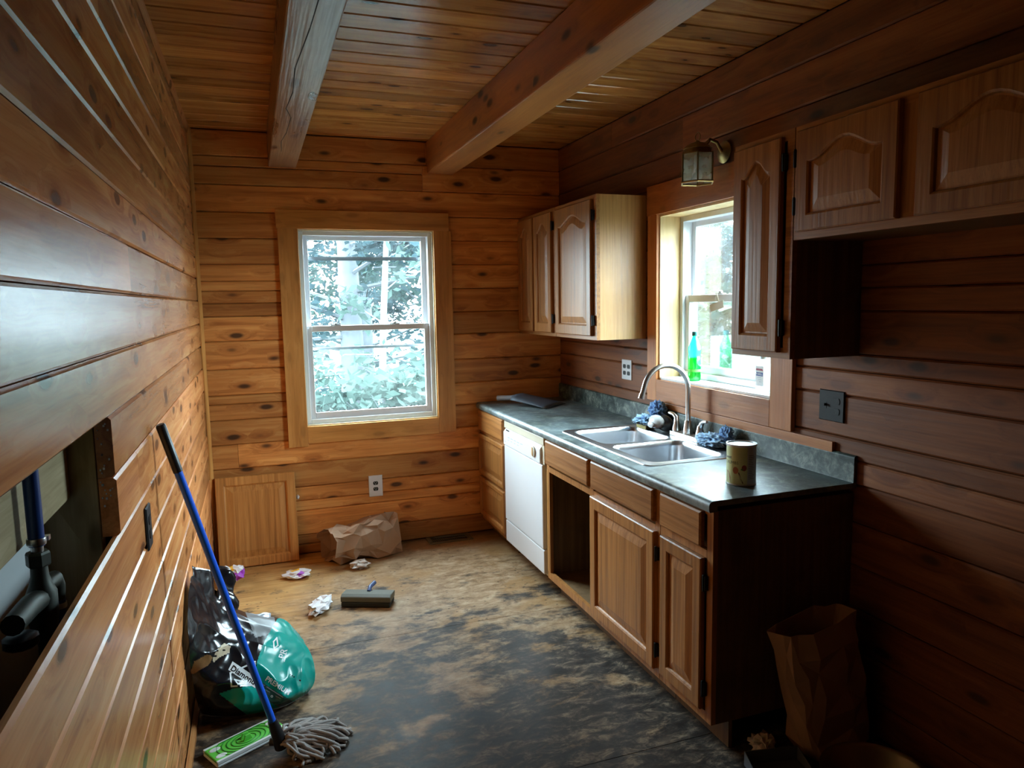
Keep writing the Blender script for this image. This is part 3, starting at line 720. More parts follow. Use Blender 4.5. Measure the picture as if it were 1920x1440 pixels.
for off, z in ((.008, zr_+.0005), (.003, zr_), (0, CT+.0006)):
    cur = [bm.verts.new((p[0], p[1], z)) for p in rrect(SX0+off, SY0+off, SX1-off, SY1-off, .04)]
    for i in range(len(cur)): bm.faces.new((prev[i], prev[(i+1) % len(cur)], cur[(i+1) % len(cur)], cur[i]))
    prev = cur
me = bpy.data.meshes.new('rim'); 
q = MB(); bm.verts.index_update(); q.add([v.co[:] for v in bm.verts], [tuple(v.index for v in f.verts) for f in bm.faces]); bm.free()
q.build('rim', m_steel, sk, smooth=True)
for b in B:
    q = MB(); rings = [(0, zr_, .055), (.004, zr_-.004, .055), (.008, CT-.02, .055), (.016, CT-.15, .06), (.030, CT-.175, .06), (.055, CT-.182, .05), (.12, CT-.185, .04)]
    L = [[(p[0], p[1], z) for p in rrect(b[0]+o, b[1]+o, b[2]-o, b[3]-o, r)] for o, z, r in rings]; n = len(L[0])
    q.add([p for l in L for p in l], [(a*n+k, a*n+(k+1) % n, (a+1)*n+(k+1) % n, (a+1)*n+k) for a in range(len(L)-1) for k in range(n)]+[tuple(range((len(L)-1)*n, len(L)*n))])
    bo = q.build('bowl', m_steel, sk, smooth='all')
    cx, cy = (b[0]+b[2])/2, (b[1]+b[3])/2
    MB().lathe([(.042, .0005), (.045, .003), (.032, .003), (.030, .001)], (cx, cy, CT-.185), 20).build('drain', m_nickel, bo, smooth=True)

# faucet
fx, fy = 2.262, 2.955
fa = thing('kitchen_faucet', 'brushed nickel gooseneck faucet with two lever handles behind the sink', 'faucet', (fx, fy, zr_))
q = MB(); pts = rrect(fx-.028, fy-.135, fx+.028, fy+.135, .022)
q.prism(pts, 'z', zr_-.001, zr_+.022); q.build('base_plate', m_chromeold, fa, bevel=.004)
q = MB(); q.lathe([(.024, 0), (.023, .02), (.017, .06), (.0155, .065)], (fx, fy, zr_+.022), 20); q.build('spout_base', m_nickel, fa, smooth=True)
R_ = .122; zt_ = 1.158
path = [(fx, fy, zr_+.08), (fx, fy, zt_)]+[(fx-R_+R_*math.cos(a), fy, zt_+R_*math.sin(a)) for a in [math.radians(k*12) for k in range(1, 15)]]
lx_, lz_ = path[-1][0], path[-1][2]
path += [(lx_-.012, fy, lz_-.04)]
MB().tube(path, .0125, 16).build('spout', m_nickel, fa, smooth=True)
MB().tube([(lx_-.010, fy, lz_-.032), (lx_-.017, fy, lz_-.055)], [.0145, .0155], 16).build('aerator', m_nickel, fa, smooth=True)
for s in (1, -1):
    hy = fy+s*.10
    q = MB(); q.lathe([(.022, 0), (.021, .015), (.015, .04), (.012, .055)], (fx, hy, zr_+.022), 16)
    q.tube([(fx, hy, zr_+.06), (fx+.004, hy+s*.008, zr_+.088), (fx, hy+s*.028, zr_+.100), (fx-.004, hy+s*.060, zr_+.104)], [.013, .012, .009, .007], 12)
    q.build('lever_handle', m_nickel, fa, smooth=True)

# ---------------------------------------------------------------- things on counter and sill
def fbm(p, o=3): return mnoise.fractal(p, 1.0, 2.0, o)
def blob(name, mat, c, size, seed, amp=.3, freq=2.2, sub=3, parent=None, smooth=False, zmin=None, ridged=False, mats=None, paint=None, jit=0):
    _r2 = random.Random(seed)
    bm = bmesh.new(); bmesh.ops.create_icosphere(bm, subdivisions=sub, radius=1); so = Vector((seed*7.3, seed*3.1, seed*1.7)); q = MB()
    for v in bm.verts:
        d = v.co.normalized(); n = fbm(d*freq+so)
        if ridged: n = .6-1.9*abs(mnoise.noise(d*freq+so))-.8*abs(mnoise.noise(d*freq*2.3+so))+.3*mnoise.noise(d*freq*.6+so)
        n2 = mnoise.noise(d*freq*2.7+so)
        p = d*(1+amp*n+amp*.4*n2)
        if jit: p += Vector((_r2.uniform(-jit, jit), _r2.uniform(-jit, jit), _r2.uniform(-jit, jit)))
        p = Vector((c[0]+p.x*size[0], c[1]+p.y*size[1], c[2]+p.z*size[2]))
        if zmin is not None: p.z = max(p.z, zmin)
        v.co = p
    bm.verts.index_update()
    q.add([v.co[:] for v in bm.verts], [tuple(v.index for v in f.verts) for f in bm.faces])
    if paint: q.m = [paint(Vector([sum(q.v[i][k] for i in f)/len(f) for k in range(3)])) for f in q.f]
    bm.free(); return q.build(name, mats or mat, parent, smooth='all' if smooth else False)

# dustpan lying on the counter in the far corner
dp = thing('dustpan', 'grey dustpan lying upside down on the far end of the counter', 'dustpan', (1.95, 4.40, CT))
q = MB(); n = 12; pa = Vector((1.94, 4.47, CT+.05)); pb = Vector((2.12, 4.25, CT+.004))
ax_ = (pb-pa); ax_.z = 0; ln = ax_.length; ax_.normalize(); sd = Vector((-ax_.y, ax_.x, 0))
rowsv = []
for i in range(9):
    t = i/8; hw = .10+.035*t; c0 = pa.lerp(pb, t); zc = CT+.004+.052*(1-t)**.8
    rowsv.append([tuple(Vector((c0.x, c0.y, 0))+sd*(hw*math.sin(a*math.pi/2))+Vector((0, 0, zc+ (.012-.03*(abs(a)**3))*(1-t*.8) if zc+(.012-.03*(abs(a)**3))*(1-t*.8) > CT+.002 else CT+.002))) for a in [-1+2*k/10 for k in range(11)]])
vs = [p for r_ in rowsv for p in r_]; fs = [(i*11+k, i*11+k+1, (i+1)*11+k+1, (i+1)*11+k) for i in range(8) for k in range(10)]
o = q.add(vs, fs).build('pan', m_dpan, dp, smooth='all'); sm = o.modifiers.new('solid', 'SOLIDIFY'); sm.thickness = .003; sm.offset = 0
MB().tube([tuple(pa-ax_*.005+Vector((0, 0, .0))), tuple(pa-ax_*.06+Vector((0, 0, -.012))), tuple(pa-ax_*.14+Vector((-.02, 0, -.016)))], [.016, .017, .018], 14).build('handle', m_dpanl, dp, smooth=True)
MB().tube([tuple(pa-ax_*.134+Vector((-.0195, 0, -.016))), tuple(pa-ax_*.1415+Vector((-.0205, 0, -.016)))], .011, 12).build('handle_socket', m_socket, dp)

# rags, sponge and scrub brush left of the faucet
o = MB().box(2.19, 3.23, zr_+.001, 2.25, 3.33, zr_+.022).build('kitchen_sponge', m_spongey, bevel=.004); tag(o, 'flat yellow sponge under the light blue rag behind the sink', 'sponge')
o = blob('cleaning_rag', m_rag, (2.225, 3.275, zr_+.045), (.055, .075, .026), 3, .55, 2.4, 5, smooth=True, ridged=True, zmin=zr_+.023); tag(o, 'light blue crumpled rag on the yellow sponge behind the sink', 'rag')
o = blob('cleaning_rag', m_ragd, (2.285, 3.275, CT+.095), (.035, .055, .045), 8, .55, 2.4, 5, smooth=True, ridged=True, zmin=CT+.03); tag(o, 'dark blue crumpled rag piled against the backsplash', 'rag')
sb = thing('scrub_brush', 'white and grey hand scrub brush with black bristles beside the faucet', 'brush', (2.22, 3.14, zr_))
o = blob('brush_back', m_purell, (2.215, 3.165, zr_+.052), (.032, .06, .036), 1, .03, 1, 3, parent=sb, smooth=True)
blob('bristle_pad', m_blackpl, (2.25, 3.145, zr_+.045), (.030, .065, .043), 2, .06, 3, 3, parent=sb, smooth=True, zmin=zr_+.001)
MB().lathe([(.004, -.010), (.020, -.006), (.023, 0), (.018, .006)], (2.182, 3.165, zr_+.040), 16, ax='x', sq=(1.25, .7)).build('end_cap', m_outw, sb, smooth=True)
o = blob('cleaning_rag', m_rag, (2.255, 2.745, zr_+.028), (.05, .085, .028), 14, .55, 2.4, 5, smooth=True, ridged=True, zmin=zr_+.001); tag(o, 'pale blue cloth lying right of the faucet beside the tin', 'rag')
o = blob('cleaning_rag', m_ragd, (2.29, 2.685, CT+.05), (.018, .045, .045), 19, .55, 2.4, 5, smooth=True, ridged=True, zmin=CT+.001); tag(o, 'dark blue cloth corner standing against the backsplash', 'rag')

# tin of crumbs
def text2d(s, size, bold=0.0, shear=0.0, align='CENTER'):
    cu = bpy.data.curves.new('t', 'FONT'); cu.body = s; cu.size = size; cu.align_x = align; cu.align_y = 'CENTER'; cu.offset = bold; cu.shear = shear; cu.resolution_u = 3
    ob = bpy.data.objects.new('t', cu); COL.objects.link(ob)
    bpy.context.view_layer.update()
    me = bpy.data.meshes.new_from_object(ob.evaluated_get(bpy.context.evaluated_depsgraph_get()))
    vs = [v.co[:2] for v in me.vertices]; fs = [tuple(p.vertices) for p in me.polygons]
    bpy.data.objects.remove(ob); bpy.data.curves.remove(cu); bpy.data.meshes.remove(me)
    return vs, fs
cx, cy, cr_ = 1.962, 2.155, .052; ch_ = .150
can = thing('food_tin', 'tall paper tin of crumbs with green label standing near the counter end', 'tin', (cx, cy, CT))
def can_label():
    t = NT('tin_label'); 
    t.pbsdf((.42, .46, .17), .45); return t.mat
m_can1 = simple('tin_label_green', (.62, .64, .28), .4, var=.12, vs=12); m_can2 = simple('tin_label_grey', (.52, .52, .47), .45, var=.08)
m_can3 = simple('tin_label_cream', (.50, .47, .30), .45); m_canrim = simple('tin_rim', (.62, .62, .60), .35, .6)
m_brn = simple('brown_print', (.16, .06, .02), .5); m_txt = simple('dark_print', (.05, .06, .035), .5); m_lid = simple('pale_lid', (.62, .72, .68), .4)
ang0 = math.atan2(CAMP.y-cy, CAMP.x-cx)            # direction facing the viewer
def can_seg(a0, a1, z0, z1, mat, name, r=None, n=16):
    q = MB(); r = r or cr_
    for k in range(n):
        a, b = ang0+a0+(a1-a0)*k/n, ang0+a0+(a1-a0)*(k+1)/n
        q.add([(cx+r*math.cos(a), cy+r*math.sin(a), z0), (cx+r*math.cos(b), cy+r*math.sin(b), z0), (cx+r*math.cos(b), cy+r*math.sin(b), z1), (cx+r*math.cos(a), cy+r*math.sin(a), z1)], [(0, 1, 2, 3)])
    return q.build(name, mat, can, smooth=True)
MB().lathe([(cr_-.001, .002), (cr_-.001, ch_-.004)], (cx, cy, CT), 40).build('tin_body', m_can2, can, smooth=True)
can_seg(-1.75, .42, CT+.007, CT+ch_-.006, m_can1, 'label_front', cr_+.0002, 24)
can_seg(.42, 2.4, CT+.007, CT+ch_-.006, m_can2, 'label_back', cr_+.0002, 24)
q = MB(); q.lathe([(cr_-.003, 0), (cr_+.0015, .001), (cr_+.002, .005), (cr_-.0005, .0075)], (cx, cy, CT), 40); q.build('bottom_rim', m_canrim, can, smooth=True)
q = MB(); q.lathe([(cr_-.001, ch_-.008), (cr_+.003, ch_-.006), (cr_+.003, ch_+.001), (cr_-.002, ch_+.002), (cr_-.004, ch_-.003)], (cx, cy, CT), 40, cap=False); q.build('top_rim', m_outw, can, smooth=True)
MB().lathe([(cr_-.004, ch_-.005), (cr_-.004, ch_-.003)], (cx, cy, CT), 40).build('lid', m_lid, can)
def can_text(s, size, a, z, mat, name, bold=.0):
    vs, fs = text2d(s, size, bold); q = MB()
    q.add([(cx+(cr_+.0007)*math.cos(ang0+a+x/cr_), cy+(cr_+.0007)*math.sin(ang0+a+x/cr_), CT+z+yv) for x, yv in vs], fs); return q.build(name, mat, can, recalc=False)
can_text('CRUMBS', .0155, -.75, .085, m_txt, 'lettering'); can_text('Sweet', .015, -1.05, .104, m_txt, 'lettering', .0003)
def can_poly(pts, mat, name, dr=.0006):
    q = MB(); n = len(pts); q.add([(cx+(cr_+dr)*math.cos(ang0+a), cy+(cr_+dr)*math.sin(ang0+a), CT+z) for a, z in pts], [tuple(range(n))]); return q.build(name, mat, can, recalc=False)
m_orange = simple('orange_food_print', (.42, .12, .02), .5); m_redp = simple('red_food_print', (.30, .05, .03), .5)
can_poly([(-.38+.20*math.cos(t), .058+.013*math.sin(t)) for t in [k*.45 for k in range(14)]], m_orange, 'picture')
can_poly([(-.36, .048), (-.20, .050), (-.06, .025), (.12, .010), (.16, .012), (.0, .030), (-.12, .052)], m_brn, 'picture', .0005)
can_poly([(.20+.17*math.cos(t), .068+.011*math.sin(t)) for t in [k*.45 for k in range(14)]], m_redp, 'picture')
can_poly([(-.05, .062), (.10, .058), (.16, .064), (.08, .068)], m_greendk, 'picture', .0005)
can_poly([(-1.15, .012), (-.80, .012), (-.78, .030), (-.95, .048), (-1.15, .055)], m_purple if False else m_redp, 'picture')
q = MB()
for k in range(14):
    z = .112-k*.0065
    for (a, b) in ((.50, .52+.3*rnd.random()+.25),):
        n = 6
        for j in range(n):
            aa, bb = ang0+a+(b-a)*j/n, ang0+a+(b-a)*(j+1)/n; r = cr_+.0007
            q.add([(cx+r*math.cos(aa), cy+r*math.sin(aa), CT+z), (cx+r*math.cos(bb), cy+r*math.sin(bb), CT+z), (cx+r*math.cos(bb), cy+r*math.sin(bb), CT+z+.0016), (cx+r*math.cos(aa), cy+r*math.sin(aa), CT+z+.0016)], [(0, 1, 2, 3)])
q.build('fine_print', m_txt, can, recalc=False)['kind'] = 'stuff'

# bottles on the sill
SZ = RO[2]+.0125
bx, by = W+.055, 3.115
gb = thing('soda_bottle', 'green plastic soda bottle with label on the sink window sill', 'bottle', (bx, by, SZ))
q = MB(); q.lathe([(.026, .0), (.031, .006), (.032, .03), (.029, .045), (.031, .055), (.031, .12), (.029, .135), (.032, .15), (.031, .17), (.020, .20), (.012, .222), (.011, .235)], (bx, by, SZ), 20); q.build('bottle_body', m_gbottle, gb, smooth='all')
MB().lathe([(.028, .006), (.0295, .03), (.028, .05), (.0285, .118)], (bx, by, SZ), 18).build('drink', m_gliquid, gb, smooth='all')
MB().lathe([(.0135, .228), (.0140, .230), (.0140, .248), (.012, .250)], (bx, by, SZ), 16).build('cap', simple('dark_green_cap', (.01, .10, .09), .4), gb, smooth=True)
MB().lathe([(.0324, .046), (.0324, .060)], (bx, by, SZ), 20, cap=False).build('label_band', m_green, gb, smooth=True)
def pump_bottle(label, bx, by, mat, cap, sc=1.0, lab=False):
    b = thing('pump_bottle', label, 'bottle', (bx, by, SZ))
    L = [rrect(-.034*sc*a, -.020*sc*a2, .034*sc*a, .020*sc*a2, min(.012, .015*sc*a2)) for a, a2 in ((.94, .9), (1, 1), (1, 1), (.9, .95), (.42, .62), (.36, .6))]
    zs = [0, .006, .105, .125, .142, .15]; n = len(L[0]); q = MB()
    q.add([(bx+p[1], by+p[0], SZ+z*sc) for l, z in zip(L, zs) for p in l], [(a*n+k, a*n+(k+1) % n, (a+1)*n+(k+1) % n, (a+1)*n+k) for a in range(5) for k in range(n)]+[tuple(range(n-1, -1, -1)), tuple(range(5*n, 6*n))])
    q.build('bottle_body', mat, b, smooth=True)
    q = MB(); q.lathe([(.0135*sc, .148*sc), (.0135*sc, .168*sc), (.006, .170*sc), (.005, .180*sc)], (bx, by, SZ), 14); q.box(bx-.035, by-.006, SZ+.178*sc, bx+.008, by+.006, SZ+.187*sc)
    q.build('pump', cap, b, smooth=True)
    if lab:
        xf = bx-.0202*sc; lb = MB().box(xf-.0006, by-.026, SZ+.030, xf, by+.026, SZ+.118).build('label', m_outw, b)
        MB().prism([(by+.024, SZ+.106), (by-.016, SZ+.106), (by-.024, SZ+.098), (by+.024, SZ+.098)], 'x', xf-.0012, xf-.0007).build('red_band', m_red, lb)
        MB().prism([(by+.022, SZ+.090), (by-.022, SZ+.090), (by-.022, SZ+.074), (by+.022, SZ+.074)], 'x', xf-.0012, xf-.0007).build('blue_band', m_blueprint, lb)
        vs, fs = text2d('PURELL', .0125, .0002); q = MB(); q.add([(xf-.0016, by-x, SZ+.082+yv) for x, yv in vs], fs); q.build('lettering', m_outw, lb, recalc=False)
        q = MB()
        for k in range(3): q.box(xf-.0012, by-.012, SZ+.066-k*.009, xf-.0007, by+.014-.006*k, SZ+.068-k*.009)
        q.build('fine_print', m_dpanl, lb)
    return b
pump_bottle('hand sanitizer pump bottle with red and blue label on the sill', W+.045, 2.575, m_clear, m_dpanl, 1.0, True)
pump_bottle('clear pump bottle with white top behind the sanitizer on the sill', W+.080, 2.522, m_clear, m_outw, 1.12)

# ---------------------------------------------------------------- electrical plates
def duplex(parent, fn, uc, vc, mat, slots):
    for s in (-1, 1):
        pts = []
        for k in range(16):
            a = 2*math.pi*k/16; pts.append((uc+.0165*math.cos(a), vc+s*.0195+max(-.0115, min(.0115, .0165*math.sin(a)))))
        q = MB(); q.prism(pts, 'z', .0035, .0062); f = put(q, fn).build('receptacle', mat, parent)
        if slots:
            q = MB(); q.box(uc-.0075, vc+s*.0195, .0062, uc-.0055, vc+s*.0195+.007, .0065); q.box(uc+.0055, vc+s*.0195, .0062, uc+.0075, vc+s*.0195+.006, .0065); q.lathe([(.0025, .0062), (.0025, .0065)], (uc, vc+s*.0195-.005, 0), 8)
            put(q, fn).build('slots', slots, f)
def plate(label, base, fn, w, h, mat, items, sock, slots):
    o = thing('outlet_plate', label, 'outlet', base)
    q = MB(); q.add([(-w/2, -h/2, 0), (w/2, -h/2, 0), (w/2, h/2, 0), (-w/2, h/2, 0), (-w/2+.003, -h/2+.003, .0045), (w/2-.003, -h/2+.003, .0045), (w/2-.003, h/2-.003, .0045), (-w/2+.003, h/2-.003, .0045)],
        [(3, 2, 1, 0), (4, 5, 6, 7), (0, 1, 5, 4), (1, 2, 6, 5), (2, 3, 7, 6), (3, 0, 4, 7)])
    put(q, fn).build('cover_plate', mat, o)
    for it in items:
        if it[0] == 'd': duplex(o, fn, it[1], 0, sock, slots)
        else:
            q = MB(); q.box(it[1]-.005, -.012, .0045, it[1]+.005, .012, .0055); q.box(it[1]-.0035, -.002, .0055, it[1]+.0035, .007, .015); put(q, fn).build('toggle', sock, o)
    return o
plate('white duplex outlet plate on the far wall above the paper bag', (1.004, D, .33), lambda p: (1.004+p[0], D-.0036-p[2], .401+p[1]), .092, .142, m_outw, [('d', 0)], m_socket, m_outw)
plate('white double outlet plate on the side wall above the backsplash', (W, 3.71, 1.128), lambda p: (W-.0036-p[2], 3.71-p[0], 1.187+p[1]), .118, .118, m_outw, [('d', -.024), ('d', .024)], m_socket, None)
plate('black switch and outlet plate on the side wall beyond the counter end', (W, 2.123, 1.124), lambda p: (W-.0036-p[2], 2.123-p[0], 1.181+p[1]), .125, .118, m_outb, [('s', -.028), ('d', .026)], m_outb, m_socket)
plate('dark brown outlet plate on the left wall beside the blue mop handle', (0, 2.14, .93), lambda p: (.0026+p[2], 2.135+p[0], 1.0+p[1]), .075, .118, m_outb, [('d', 0)], m_outb, m_socket)

# ---------------------------------------------------------------- wall lantern
lx, ly, lz = W-.150, 2.805, 2.10
ln = thing('wall_lantern', 'antique brass lantern wall lamp with smoky glass above the sink window', 'lamp', (lx, ly, lz))
MB().lathe([(.050, 0), (.049, -.008), (.036, -.013), (.02, -.02)], (W-.004, ly, 2.245), 24, ax='x').build('back_plate', m_brass, ln, smooth=True)
MB().tube([(W-.022, ly, 2.245), (W-.05, ly, 2.285), (W-.085, ly, 2.295), (W-.11, ly, 2.27), (W-.125, ly, 2.245), (W-.15, ly, 2.245)], .008, 10).build('arm', m_brass, ln, smooth=True)
r6 = .073; hx = [(lx+r6*math.cos(math.radians(60*k+58)), ly+r6*math.sin(math.radians(60*k+58))) for k in range(6)]
h6 = .125
q = MB(); q.tube([(lx+(a-lx)*1.03, ly+(b-ly)*1.03, lz+.004) for a, b in hx+hx[:1]], .0055, 6); q.build('bottom_rim', m_brass, ln)
for a, b in hx: MB().tube([(a, b, lz+.004), (a, b, lz+h6)], .004, 6).build('cage_post', m_brass, ln)
for k in range(6):
    (a, b), (c, d) = hx[k], hx[(k+1) % 6]; q = MB()
    n_ = Vector((b-d, c-a)).normalized()*.001
    q.add([(a+n_.x, b+n_.y, lz+.006), (c+n_.x, d+n_.y, lz+.006), (c+n_.x, d+n_.y, lz+h6), (a+n_.x, b+n_.y, lz+h6), (a-n_.x, b-n_.y, lz+.006), (c-n_.x, d-n_.y, lz+.006), (c-n_.x, d-n_.y, lz+h6), (a-n_.x, b-n_.y, lz+h6)], [(0, 1, 2, 3), (7, 6, 5, 4), (0, 1, 5, 4), (3, 2, 6, 7)])
    q.build('pane', m_lampglass, ln)
q = MB(); q.prism([(lx+(a-lx)*1.05, ly+(b-ly)*1.05) for a, b in hx], 'z', h6+lz, h6+lz+.005); q.build('top_plate', m_brass, ln)
q = MB(); q.lathe([(.060, h6+.005), (.060, h6+.024), (.063, h6+.026), (.056, h6+.034), (.036, h6+.048), (.012, h6+.056), (.006, h6+.062)], (lx, ly, lz), 24); q.build('roof_cap', m_brass, ln, smooth=True)
MB().tube([(lx, ly+.018*math.cos(a), lz+h6+.078+.018*math.sin(a)) for a in [2*math.pi*k/20 for k in range(21)]], .0022, 6, cap=False).build('top_ring', m_brass, ln, smooth=True)
q = MB(); q.lathe([(.006, .010), (.020, .022), (.024, .040), (.018, .06), (.012, .075)], (lx, ly, lz), 14); q.build('bulb', m_purell, ln, smooth='all')
MB().lathe([(.014, .075), (.014, h6)], (lx, ly, lz), 12).build('bulb_holder', m_outw, ln, smooth=True)

# ---------------------------------------------------------------- floor things
# loose cabinet door leaning on the far wall
dw_w, dw_h = .468, .555
ld = thing('cabinet_door', 'loose raised-panel oak cabinet door leaning on the far wall by the left corner', 'door', (.026, D-.105, .004), rot=(math.radians(-9.0), 0, 0))
fm, pm = door_geom(dw_w, dw_h, .02, .055)
lean = lambda p: (p[0], -p[2], p[1])
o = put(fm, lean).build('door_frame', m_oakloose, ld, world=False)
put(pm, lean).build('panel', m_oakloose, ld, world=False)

# paper bag lying by the far wall
def paper_bag(name, label, P0, P1, up, sec, jit, seed, nring=7, nseg=16, open0=True, zmin=.002, ymax=None, xmax=None):
    r = random.Random(seed); P0, P1, up = Vector(P0), Vector(P1), Vector(up).normalized(); ax = (P1-P0).normalized(); sd = ax.cross(up).normalized(); up = sd.cross(ax)
    q = MB(); vs = []
    for i in range(nring):
        t = i/(nring-1); c = P0.lerp(P1, t)
        hw = sec[0][0]+(sec[1][0]-sec[0][0])*t; hh = sec[0][1]+(sec[1][1]-sec[0][1])*t
        for k in range(nseg):
            a = 2*math.pi*(k+.5)/nseg; ca, sa = math.cos(a), math.sin(a); e = .55
            x = math.copysign(abs(ca)**e, ca)*hw; z = math.copysign(abs(sa)**e, sa)*hh
            j = jit*(1 if 0 < i < nring-1 else .7)
            p = c+sd*(x+r.uniform(-j, j))+up*(z+r.uniform(-j, j))+ax*r.uniform(-j, j)*1.2
            wv = 1-abs(mnoise.noise(p*8+Vector((seed, 0, 0))))*2.2; p += (up*math.sin(a)+sd*math.cos(a))*(wv-.4)*jit*1.6
            p.z = max(p.z, zmin)
            if ymax: p.y = min(p.y, ymax)
            if xmax: p.x = min(p.x, xmax)
            vs.append(p)
    fs = []
    for i in range(nring-1):
        for k in range(nseg):
            a, b, c_, d = i*nseg+k, i*nseg+(k+1) % nseg, (i+1)*nseg+(k+1) % nseg, (i+1)*nseg+k
            fs += [(a, b, c_), (a, c_, d)] if (i+k) % 2 else [(a, b, d), (b, c_, d)]
    fs.append(tuple(range((nring-1)*nseg, nring*nseg)))
    o = q.add(vs, fs).build(name, m_kraft); s = o.modifiers.new('solid', 'SOLIDIFY'); s.thickness = .0015; s.offset = 0
    return tag(o, label, 'bag')
paper_bag('paper_bag', 'crumpled brown paper bag lying on its side against the far wall', (.66, 4.44, .105), (1.085, 4.555, .115), (.0, .25, 1), ((.135, .09), (.10, .125)), .017, 11, 9, 20, ymax=D-.006)
paper_bag('paper_bag', 'tall brown paper bag standing in the dark corner by the counter end', (2.075, 1.90, .475), (2.165, 1.885, .004), (0, 1, .05), ((.155, .06), (.135, .075)), .012, 5, 7, 16, xmax=W-.008, ymax=1.99)

# wrappers
def wpaint(c0, r1, dirv):
    def f(p):
        d = p-Vector(c0); t = d.dot(Vector(dirv)); n = mnoise.noise(p*45)
        return 1 if t > r1 and n > -.1 else (2 if abs(t-r1*.1) < .012 and n > .15 else 0)
    return f
o = blob('food_wrapper', None, (.465, 4.285, .020), (.075, .058, .020), 5, .5, 1.7, 3, zmin=.002, jit=.12, mats=[m_paper, m_purple, m_gold], paint=lambda p: 1 if (p-Vector((.485, 4.255, .02))).length < .022 else (2 if (p-Vector((.455, 4.31, .03))).length < .028 else 0)); tag(o, 'flat white food wrapper with orange and purple print on the floor', 'wrapper')
o = blob('food_wrapper', None, (.11, 4.30, .075), (.058, .05, .045), 9, .5, 1.9, 3, zmin=.002, jit=.15, mats=[m_paper, m_purple, m_gold], paint=lambda p: 1 if p.x > .128 and p.z < .085 else (2 if abs(p.x-.11) < .012 and p.z > .10 else 0)); tag(o, 'balled white and purple food wrapper at the foot of the leaning door', 'wrapper')
o = blob('paper_scrap', m_paper, (.555, 3.765, .024), (.05, .105, .026), 23, .4, 2.3, 3, zmin=.002, jit=.2); o.rotation_euler = (0, 0, math.radians(-22)); tag(o, 'long crumpled white paper scrap left of the sponge mop head', 'paper')
o = blob('paper_scrap', m_paperb, (.83, 4.30, .022), (.055, .045, .024), 31, .5, 2.6, 3, zmin=.002, jit=.2); tag(o, 'beige crumpled paper scrap in front of the lying paper bag', 'paper')
o = blob('paper_scrap', m_paperb, (1.905, 1.935, .035), (.040, .035, .035), 37, .55, 2.6, 3, zmin=.002, jit=.2); tag(o, 'beige crumpled tissue at the foot of the counter end panel', 'paper')
o = blob('paper_scrap', m_paper, (.508, D-.020, .385), (.010, .008, .014), 3, .4, 3, 2); tag(o, 'tiny white paper scrap stuck on the far wall above the leaning door', 'paper')

# sponge mop head
sm_ = thing('sponge_mop_head', 'detached grey-green sponge mop head lying on the floor', 'mop head', (.80, 3.75, 0))
M = Matrix.Translation((.80, 3.745, 0)) @ Matrix.Rotation(math.radians(-24), 4, 'Z')
q = MB(); q.prism([(-.052, .028), (.04, .028), (.052, .058), (-.03, .066), (-.052, .055)], 'x', -.135, .135); q.xf(M); q.build('clamp_plate', m_olive, sm_, bevel=.004)
MB().box(-.132, -.056, .002, .132, .045, .0275).xf(M).build('sponge', m_sponge, sm_, bevel=.006)
q = MB(); q.tube([(0, .02, .06), (0, .05, .075), (.01, .10, .078)], [.011, .011, .012], 12).xf(M); q.build('handle_socket', simple('dull_blue_plastic', (.06, .10, .25), .4), sm_, smooth=True)

# flat floor sweeper pad
A_, B_, C_ = ray(385, 1412, 'z', .012), ray(508, 1352, 'z', .012), ray(412, 1428, 'z', .012)
pa = thing('floor_sweeper', 'green flat floor sweeper head with white pad edges beside the mop handle', 'sweeper', ((A_+B_)/2*Vector((1, 1, 0)) if False else ((A_.x+B_.x)/2, (A_.y+B_.y)/2, 0)))
dirv = Vector((B_.x-A_.x, B_.y-A_.y, 0)); L_ = .262; dirv.normalize(); an = math.atan2(dirv.y, dirv.x)
M = Matrix.Translation((.196, 2.655, 0)) @ Matrix.Rotation(an, 4, 'Z')
MB().box(-.137, -.055, .002, .137, .055, .012).xf(M).build('cleaning_pad', m_padw, pa, bevel=.004)
q = MB(); q.prism(rrect(-.135, -.052, .135, .052, .008), 'z', .0125, .024); q.xf(M); hd = q.build('head_plate', m_green, pa, bevel=.003)
q = MB()
for k in range(1, 6):
    a = .012+k*.012; q.tube([(a*1.5*math.cos(t), min(.046, max(-.046, a*math.sin(t))), .0243) for t in [2*math.pi*j/28 for j in range(29)]], .0022, 5, cap=False)
q.xf(M).build('swirl_ridges', m_greendk, hd, smooth=True)
MB().box(-.137, -.0545, .0130, .137, -.045, .0262).xf(M).build('pad_edge', m_padw, pa, bevel=.002)
MB().box(-.137, .045, .0130, .137, .0545, .0262).xf(M).build('pad_edge', m_padw, pa, bevel=.002)
for s in (-1, 1):
    q = MB(); q.prism([(-.018, .024), (.018, .024), (.010, .045), (-.010, .045)], 'y', s*.010-.003, s*.010+.003); q.xf(M).build('swivel_ear', m_green, hd, bevel=.002)
for sx in (-1, 1):
    for sy in (-1, 1):
        q = MB(); q.lathe([(.015, 0), (.013, .002)], (sx*.108, sy*.025, .0240), 14, sq=(1.4, .8)); q.xf(M).build('pad_gripper', m_padw, hd)

